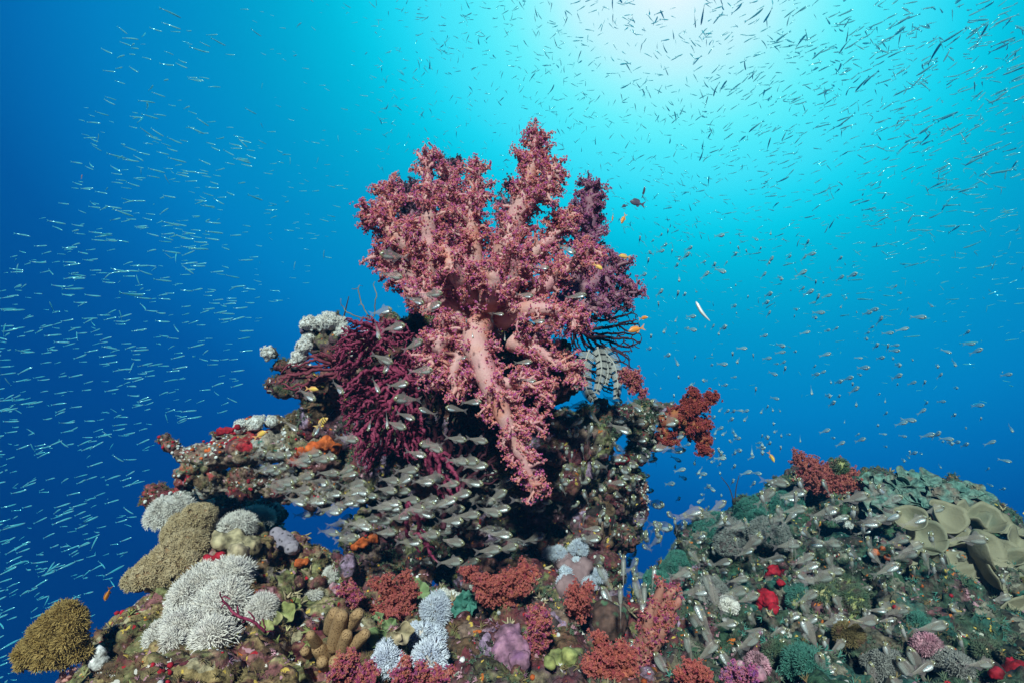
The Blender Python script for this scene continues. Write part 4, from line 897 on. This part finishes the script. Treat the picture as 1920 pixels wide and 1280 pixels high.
me_eye = [tmesh('glassfish_eye', [(e, 0)], [M['iris']]) for e in E1]; me_pup = [tmesh('glassfish_pupil', [(e, 0)], [M['pupil']]) for e in E2]
me_unflashed = tmesh('glassfish_unflashed_belly', [(BELLY, 0)], [M['dull']])
gm = [M['skin'], M['silver'], M['fin'], M['iris'], M['pupil'], M['head']]
BODY6 = fish_loft(gp_[::2] + [gp_[-1]], 7); BELLY6 = fish_loft(bl_[::2], 6); HEAD6 = fish_loft(head, 6)
GT = tmerge([(BODY6, 0), (BELLY6, 1), (HEAD6, 5), (TAIL, 2)] + [(e, 3) for e in E1] + [(e, 4) for e in E2])
def tpl_mesh(name, T, mats):
    g = G(); g.inst(T, np.eye(3)[None], np.zeros((1, 3))); return g.mesh(name, mats)
me_gsmall = tpl_mesh('glassfish_small', GT, gm)
gmt = [M['skin_tinted'], M['silver'], M['skin_tinted'], M['iris'], M['pupil'], M['skin_tinted']]; me_gfar = tpl_mesh('glassfish_far', GT, gmt)

def fish_rot(ang, yaw):
    """ang: direction of the nose in the picture plane (degrees, 0 = right, 90 = up); yaw>0 turns the nose towards the camera"""
    a = math.radians(ang); y = math.radians(yaw)
    x = (math.cos(a) * RT + math.sin(a) * UP) * math.cos(y) - FWD * math.sin(y); x /= np.linalg.norm(x)
    up = UP.copy() if abs(x.dot(UP)) < .93 else (-FWD * .6 + RT * .3 * (1 if math.cos(a) > 0 else -1) + UP * .1)
    yv = np.cross(up, x); yv /= np.linalg.norm(yv); z = np.cross(x, yv)
    return np.stack([x, yv, z], -1)
def dirname(ang):
    a = ang % 360
    return 'right' if a < 30 or a > 330 else 'up and right' if a < 75 else 'upward' if a < 105 else 'up and left' if a < 150 else 'left' if a < 210 else 'down and left' if a < 255 else 'downward' if a < 285 else 'down and right'
ORD = 'first second third fourth fifth sixth seventh eighth ninth tenth eleventh twelfth thirteenth fourteenth fifteenth sixteenth seventeenth eighteenth nineteenth twentieth'.split()

sweep = []   # px,py,len_px,ang,yaw,zone
def addf(px, py, ln, ang, yaw, zone): sweep.append([px, py, ln, ang, yaw, zone])
ex = [(712,477,46,178),(755,521,44,-12),(830,550,46,4),(795,570,40,-20),(828,568,44,25),(735,580,46,12),(760,610,50,12),(712,638,40,-65),(793,637,44,28),(1100,553,40,8),(1000,556,34,-8),(1080,476,38,-28),(1030,503,30,-5),(945,590,22,-5),(1022,602,30,5),
      (874,597,18,95),(887,635,18,-80),(947,640,18,-85),(875,668,22,20),(998,678,34,5),(1005,714,28,-5),(955,517,16,70),(812,693,48,5),(737,681,46,-22),(720,700,36,-110),(766,718,44,10),(738,747,46,172),(712,737,34,-55),(644,738,38,-35),(785,765,34,155),(835,763,40,165),(903,753,40,5),(778,786,40,-15),(762,803,44,-15),(727,805,34,-75),(690,808,26,-95),(673,825,48,-5),
      (592,750,44,-25),(587,818,34,-110),(560,808,36,-30),(786,832,42,170),(830,846,44,-18),(875,825,42,-5),(915,828,42,-8),(880,866,46,0),(785,880,48,8),(753,943,48,5),(745,921,46,-2),(750,902,44,0),(815,903,44,2),(862,905,44,12),(800,855,42,-12),
      (1135,955,30,60),(1310,962,48,158),(1357,973,50,150),(1420,1003,46,165),(1300,1075,44,12)]
for q in ex:
    z = 'coral' if (q[1] < 780 and q[0] > 700) else 'fan'
    if q[0] > 1110 and q[1] > 700: z = 'right'
    addf(q[0], q[1], q[2], q[3], rnd.uniform(5, 25) if abs(q[3]) < 35 else rnd.uniform(20, 45), z)
def zone(name, poly, n, ln, ang, yaw, mind=13):
    xs = [p[0] for p in poly]; ys = [p[1] for p in poly]; k = 0; tries = 0; mine = []
    while k < n and tries < n * 60:
        tries += 1; p = (rnd.uniform(min(xs), max(xs)), rnd.uniform(min(ys), max(ys)))
        if not inpoly(p, poly): continue
        if any((p[0] - m_[0]) ** 2 + (1.6 * (p[1] - m_[1])) ** 2 < mind ** 2 for m_ in mine): continue
        mine.append(p); k += 1; a = rnd.choice(ang) if isinstance(ang, list) else ang
        addf(p[0], p[1], rnd.uniform(*ln), rnd.gauss(a[0], a[1]), rnd.uniform(*yaw), name)
zone('left', [(490, 845), (560, 838), (650, 850), (700, 900), (760, 950), (750, 1000), (640, 1010), (560, 950), (500, 880)], 60, (40, 54), (8, 9), (5, 25))
zone('mid', [(750, 870), (900, 830), (960, 880), (1040, 920), (1040, 1000), (940, 1060), (820, 1060), (760, 1000)], 70, (36, 54), (8, 12), (5, 25))
zone('hole', [(1040, 770), (1120, 740), (1230, 900), (1300, 980), (1250, 1080), (1160, 1090), (1050, 960)], 80, (26, 44), [(110, 20), (10, 12), (75, 15), (150, 15)], (20, 60))
zone('armz', [(1130, 750), (1280, 740), (1330, 830), (1250, 880), (1140, 880)], 22, (28, 44), [(10, 15), (150, 20), (-30, 10)], (10, 50))
zone('gap', [(1100, 1040), (1320, 1020), (1400, 1230), (1180, 1230)], 24, (44, 66), [(122, 10), (118, 8), (80, 10)], (-50, -20), 24)
zone('right', [(1300, 950), (1500, 890), (1700, 900), (1760, 1000), (1700, 1180), (1500, 1200), (1340, 1160), (1280, 1040)], 140, (32, 54), [(22, 14), (30, 12), (125, 14), (112, 12)], (5, 40), 20)
zone('cab', [(1680, 920), (1900, 980), (1910, 1150), (1720, 1130)], 13, (40, 56), [(125, 12), (30, 14)], (0, 40), 24)
zone('bottom', [(1340, 1150), (1900, 1160), (1910, 1270), (1340, 1270)], 26, (46, 68), [(100, 12), (125, 12), (25, 14)], (-30, 20), 30)
zone('water', [(1190, 420), (1500, 440), (1900, 640), (1915, 930), (1700, 870), (1480, 850), (1340, 900), (1230, 760)], 230, (10, 22), [(200, 35), (120, 40), (20, 30), (80, 30)], (45, 82), 12)
zone('water', [(1240, 740), (1480, 780), (1480, 880), (1330, 960), (1250, 920)], 55, (14, 26), [(200, 25), (100, 30), (20, 25)], (40, 75), 10)

# real places
S_LEN = .078
for f in sweep:
    px_, py_, ln, ang, yaw, z = f
    cy = math.cos(math.radians(yaw)); d = S_LEN * FP / ln * 1.0
    if z == 'water': d = min(max(S_LEN * .8 * FP / (ln * 1.5), 2.0), 4.5)
    h = hit(px_, py_, 99); 
    if z != 'water': d = min(d, 2.3)
    if h[3]: d = min(d, h[2] - .07)
    if z in ('coral', 'fan') : d = min(d, 1.42)
    d = max(d, .8); L_ = ln * d / FP / max(.55, cy) * (1.05 if z != 'water' else .8)
    f += [d, L_]
sweep.sort(key=lambda f: -f[2])
ZN = dict(coral='before the pink coral', fan='by the magenta sea fan', left='under the left ledge', mid='under the dark pinnacle', hole='beside the pinnacle right flank', armz='near the rock arm', gap='over the dark gap', right='over the right hand reef', cab='over the cabbage coral', bottom='over the bottom right corals', water='in open blue water')
ind = sweep[:300]; rest = sweep[300:]
# label bookkeeping
bands = {}
for f in ind:
    zf = [q for q in ind if q[5] == f[5]]; ys = sorted(q[1] for q in zf)
    b = 'upper' if f[1] < ys[len(ys) // 3] else 'lower' if f[1] >= ys[2 * len(ys) // 3] else 'middle'
    bands.setdefault((f[5], b, dirname(f[3])), []).append(f)
lab = {}
for (z, b, dn), fs in bands.items():
    fs.sort(key=lambda f: f[0])
    for i, f in enumerate(fs):
        s = 'glassfish pointing %s %s, %s part' % (dn, ZN[z], b)
        if len(fs) > 1: s += ', ' + (ORD[i] if i < 20 else 'last') + ' from left'
        lab[id(f)] = s
def place_root(name, f, group, cat, label):
    o = bpy.data.objects.new(name, None); C.objects.link(o)
    Mx = Matrix(fish_rot(f[3], f[4]).tolist()).to_4x4(); o.matrix_world = Matrix.Translation(Vector(P(f[0], f[1], f[6]))) @ Mx @ Matrix.Diagonal((f[7], f[7], f[7], 1))
    o.empty_display_size = .02
    return tag(o, label, cat, group)
def child(name, me, parent):
    o = bpy.data.objects.new(name, me); C.objects.link(o); o.parent = parent; return o
for f in ind:
    if f[2] > 27:
        r_ = place_root('glassfish', f, 'glassfish swimming around the reef', 'fish', lab[id(f)])
        b = child('body', me_body, r_); child('belly', me_belly if rnd.random() < .5 else me_unflashed, r_); child('head', me_head, r_)
        child('tail_fin', me_tail, r_); child('dorsal_fin', me_fins, r_); child('anal_fin', me_anal, r_)
        for e, p in zip(me_eye, me_pup): q = child('eye', e, r_); child('pupil', p, q)
    else:
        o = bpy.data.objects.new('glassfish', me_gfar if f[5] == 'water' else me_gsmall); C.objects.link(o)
        o.matrix_world = Matrix.Translation(Vector(P(f[0], f[1], f[6]))) @ Matrix(fish_rot(f[3], f[4]).tolist()).to_4x4() @ Matrix.Diagonal((f[7], f[7], f[7], 1))
        tag(o, lab[id(f)], 'fish', 'glassfish swimming around the reef')
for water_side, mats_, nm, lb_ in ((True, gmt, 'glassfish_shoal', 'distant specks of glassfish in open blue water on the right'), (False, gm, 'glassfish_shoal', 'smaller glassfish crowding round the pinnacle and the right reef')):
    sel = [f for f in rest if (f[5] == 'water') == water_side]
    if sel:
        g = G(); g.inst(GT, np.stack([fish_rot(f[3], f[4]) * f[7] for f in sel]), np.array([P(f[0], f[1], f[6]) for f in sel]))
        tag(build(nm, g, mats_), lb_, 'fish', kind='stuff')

# silversides
sp_ = [(0, 0, .008, .007), (-.05, 0, .03, .022), (-.14, .0, .052, .036), (-.28, .0, .062, .042), (-.45, 0, .058, .038), (-.62, 0, .044, .028), (-.76, 0, .026, .015), (-.86, 0, .016, .008)]
def bait_tpl(bend=0, bz=0):
    V, Fs = fish_loft(sp_, 8)
    q = Fs[0]; zc = V[q][:, :, 2].mean(1); up = zc > .018
    T_, F_ = plate([(-.85, 0), (-.92, .05), (-1, .085), (-.94, 0), (-1, -.085), (-.92, -.05)], .006)
    V2 = np.vstack([V, T_]); V2 = V2 * np.array([1, 1, .85]); V2[:, 1] += bend * (V2[:, 0] ** 2) * .5 + bend * .25 * V2[:, 0]; V2[:, 2] += bz * (V2[:, 0] ** 2) * .4; return V2, [q[~up], Fs[1], Fs[2], q[up]] + [f + len(V) for f in F_], [0, 0, 0, 1, 1, 1, 1]
BTS = [bait_tpl(*q) for q in ((0, 0), (.35, .1), (-.35, -.15), (.15, .35), (-.6, .05), (.1, -.3))]; bm_ = [M['bait'], M['baitb']]; me_bait = [tpl_mesh('baitfish', q, bm_) for q in BTS]
bait = []
def addb(px, py, ln, ang, yaw, z):
    d = .085 * FP / ln * rnd.uniform(.85, 1.15); d = max(1.6, min(d, 7.5)); h = hit(px, py, 99)
    if h[3] and d > h[2] - .1: return
    if 640 < px < 1200 and 260 < py < 1000 and d < 2.3: d = 2.5
    bait.append((px, py, ln, ang, yaw, z, d, ln * d / FP / max(.5, math.cos(math.radians(yaw)))))
edge = [(600, -10), (240, 50), (160, 190), (150, 330), (70, 420), (-10, 540), (-10, 1290), (60, 1290), (150, 1190), (230, 1080), (270, 950), (300, 800), (440, 770), (500, 600), (640, 480), (660, 300), (760, 200), (800, -10)]
k = 0
while k < 1050:
    x = rnd.uniform(-10, 800); y = rnd.uniform(-10, 1290)
    if not inpoly((x, y), edge): continue
    if x > 420 and y < 560 and rnd.random() < .3: continue
    if y < 250 and rnd.random() < .55: continue
    k += 1
    ln = rnd.uniform(22, 36) if x < 480 else rnd.uniform(10, 24)
    if rnd.random() < .25: ln *= .6
    a = -14 if y < 250 else -14 + (y - 250) / 250 * 16 if y < 500 else 2 + (y - 500) / 300 * 12 if y < 800 else 14 + (y - 800) / 400 * 10
    ang = rnd.gauss(a, 8)
    if rnd.random() < .06: ang = rnd.choice([-40, 70, -30, 100])
    addb(x, y, ln * .74, ang, rnd.gauss(0, 22), 'l')
k = 0
while k < 2800:
    x = rnd.uniform(700, 1925); y = rnd.uniform(-10, 760)
    dens = 1.0 if y < 420 else max(.12, 1 - (y - 420) / 300)
    if x < 1000: dens *= .7 + .3 * (x - 700) / 300 if y < 330 else .15
    if rnd.random() > dens: continue
    k += 1
    u = max(0, min(1, (x - 1000) / 850)); v = max(0, min(1, y / 650))
    ln = (13 + 17 * u * (1 - .35 * v) + 5 * (1 - v)) * rnd.uniform(.55, 1.25) * (1 - .3 * v)
    ln = max(8, ln)
    if u > .4: ang = rnd.gauss(24 if y < 350 else 4, 13) + rnd.choice([0, 180]); 
    else: ang = rnd.gauss(0, 50) + rnd.choice([0, 180]) if y < 330 else rnd.gauss(-25, 22)
    if rnd.random() < .12: ang += rnd.choice([60, -60, 90])
    addb(x, y, ln * .72, ang, rnd.gauss(0, 32), 'r')
bait.sort(key=lambda f: -f[2])
bi = [f for f in bait if -5 < f[0] < 1925 and -5 < f[1] < 1285]
BZ = dict(l=lambda f: ('thin silver baitfish %s in the streaming school left of the coral', 'baitfish streaming on the left'), r=lambda f: ('slim teal backed baitfish %s under the bright surface light', 'baitfish overhead on the right'))
for f in bi[:300]:
    o = bpy.data.objects.new('baitfish', rnd.choice(me_bait)); C.objects.link(o)
    o.matrix_world = Matrix.Translation(Vector(P(f[0], f[1], f[6]))) @ Matrix(fish_rot(f[3], f[4]).tolist()).to_4x4() @ Matrix.Diagonal((f[7], f[7], f[7], 1))
    s, gname = BZ[f[5]](f)
    tag(o, s % ('pointing ' + dirname(f[3])), 'fish', gname + ' pointing ' + dirname(f[3]))
rs = bi[300:]
g = G()
for q, bt in enumerate(BTS):
    rq = rs[q::len(BTS)]; g.inst(bt, np.stack([fish_rot(f[3], f[4]) * f[7] for f in rq]), np.array([P(f[0], f[1], f[6]) for f in rq]))
tag(build('baitfish_school', g, bm_), 'mass of smaller baitfish filling the water around the coral', 'fish', kind='stuff')

# coloured reef fish
ap = [(0, 0, .012, .01), (-.05, .005, .06, .035), (-.14, .012, .115, .06), (-.28, .015, .15, .068), (-.42, .01, .14, .06), (-.56, .005, .1, .04), (-.68, 0, .055, .02), (-.76, 0, .04, .012)]
at = [(-.74, .0), (-.76, .04), (-.88, .12), (-1.02, .2), (-.92, .06), (-.9, 0), (-.92, -.06), (-1.02, -.2), (-.88, -.12), (-.76, -.04)]
ad = [(-.15, .12), (-.2, .2), (-.35, .22), (-.55, .2), (-.66, .12), (-.6, .07), (-.4, .13), (-.25, .15)]
aa = [(-.42, -.12), (-.5, -.2), (-.62, -.16), (-.66, -.06), (-.55, -.08)]
def reef_fish(name, label, px, py, ln, ang, yaw, d, mb, mf, deep=1.0, bars=0):
    d = min(d, hit(px, py, 99)[2] - .06)
    f = (px, py, ln, ang, yaw, '', d, ln * d / FP / max(.5, math.cos(math.radians(yaw))))
    r_ = place_root(name, f, None, 'fish', label)
    sc = np.array([1, 1, deep])
    def dp(T): return (T[0] * sc, T[1])
    child('body', tmesh('b', [(dp(fish_loft(ap)), 0)], [M[mb]]), r_)
    for nm, pl in (('tail_fin', at), ('dorsal_fin', ad), ('anal_fin', aa)): child(nm, tmesh(nm, [(dp(plate(pl, .008)), 0)], [M[mf]], False), r_)
    for e, p in zip(eyeball(-.1, .03 * deep, .052, .03), eyeball(-.098, .03 * deep, .064, .016)):
        q = child('eye', tmesh('e', [(e, 0)], [M['iris']]), r_); child('pupil', tmesh('p', [(p, 0)], [M['pupil']]), q)
    for k in range(bars):
        x = -.16 - k * .125; w_ = .03
        pr = [(x + s * w_, np.interp(-(x + s * w_), [-q[0] for q in ap], [q[1] for q in ap]), np.interp(-(x + s * w_), [-q[0] for q in ap], [q[2] for q in ap]) * 1.03, np.interp(-(x + s * w_), [-q[0] for q in ap], [q[3] for q in ap]) * 1.04) for s in (.7, 0, -.7)]
        child('bar', tmesh('bar', [(dp(fish_loft(pr)), 0)], [M['bar']]), r_)
reef_fish('anthias', 'bright orange fish at the edge of the dark sea fan', 1178, 622, 34, 195, 10, 1.5, 'anth', 'anthf')
reef_fish('anthias', 'small orange fish in open water right of the sea fan', 1215, 595, 16, 10, 30, 1.9, 'anth', 'anthf')
reef_fish('anthias', 'orange fish diving, right of two beside the purple coral top', 1165, 420, 22, 245, 10, 1.9, 'anth', 'anthf')
reef_fish('anthias', 'orange fish diving, left of two beside the purple coral top', 1148, 415, 16, 260, 20, 2.0, 'anth', 'anthf')
reef_fish('anthias', 'yellow orange fish in front of the purple coral right side', 1160, 480, 24, 175, 10, 1.7, 'anty', 'anthf')
reef_fish('anthias', 'dull yellow fish among the pink coral upper right', 1130, 506, 22, -35, 10, 1.5, 'anty', 'anthf')
reef_fish('anthias', 'yellow and pink fish in front of the rock spur', 597, 730, 26, -5, 5, 1.7, 'anty', 'anthf')
reef_fish('anthias', 'yellow and pink fish slanting over the left ledge', 500, 808, 30, 28, 5, 1.7, 'anty', 'anthf')
reef_fish('anthias', 'orange fish pointing down alone in the blue at lower left', 197, 1126, 28, 252, 5, 1.3, 'anth', 'anthf')
reef_fish('anthias', 'small yellow tailed fish above the crest of the right reef', 1452, 866, 20, -70, 30, 2.0, 'anty', 'anthf')
reef_fish('anthias', 'small golden fish at the right edge above the cabbage coral', 1918, 962, 22, 175, 20, 1.8, 'anty', 'anthf')
reef_fish('anthias', 'tiny pink orange speck of a fish far out in the blue', 154, 328, 8, 60, 20, 3.5, 'anth', 'anthf')
reef_fish('damselfish', 'oval grey fish facing left, biggest of three by the purple coral top', 1181, 378, 30, 168, 5, 2.0, 'dam', 'dam', 1.25)
reef_fish('damselfish', 'narrow grey fish pointing up, highest of three by the purple coral top', 1209, 350, 22, 80, 10, 2.1, 'dam', 'dam', .8)
reef_fish('damselfish', 'small dark fish facing left, lowest of three by the purple coral top', 1166, 388, 13, 200, 20, 2.1, 'dam', 'dam', 1.1)
reef_fish('banded_fish', 'yellow fish with black bars tilting up at the root of the left ledge', 615, 783, 34, 38, 10, 1.75, 'anty', 'anty', 1.0, 4)
g = G(); c = smooth_curve([P(1305, 566, 1.7), P(1316, 586, 1.69), P(1331, 602, 1.68)], 16); tube(g, c, R(1, 1.7) * np.interp(np.linspace(0, 1, 16), [0, .15, .5, .85, 1], [1.2, 3.2, 3.4, 1.6, .6]), 8)
tag(build('needle_fish', g, M['whf']), 'slender curved white fish alone in the blue right of the coral', 'fish')

# ================================================================== haze: the water itself
me = bpy.data.meshes.new('haze'); bm = bmesh.new(); bmesh.ops.create_cube(bm, size=1); bm.to_mesh(me); bm.free()
hz = bpy.data.objects.new('haze', me); C.objects.link(hz); x0, x1, y0, y1, z0, z1 = -9, 9, -1.0, 9.5, -4.2, 6.2
hz.location = ((x0 + x1) / 2, (y0 + y1) / 2, (z0 + z1) / 2); hz.scale = (x1 - x0, y1 - y0, z1 - z0); tag(hz, kind='stuff')
m, t, N, L = newmat('haze'); v = N('ShaderNodeVolumePrincipled'); o = N('ShaderNodeOutputMaterial'); L(v.outputs[0], o.inputs['Volume'])
v.inputs['Color'].default_value = (.005, .09, .2, 1); v.inputs['Density'].default_value = .07; v.inputs['Absorption Color'].default_value = (0, .7, .8, 1)
me.materials.append(m)
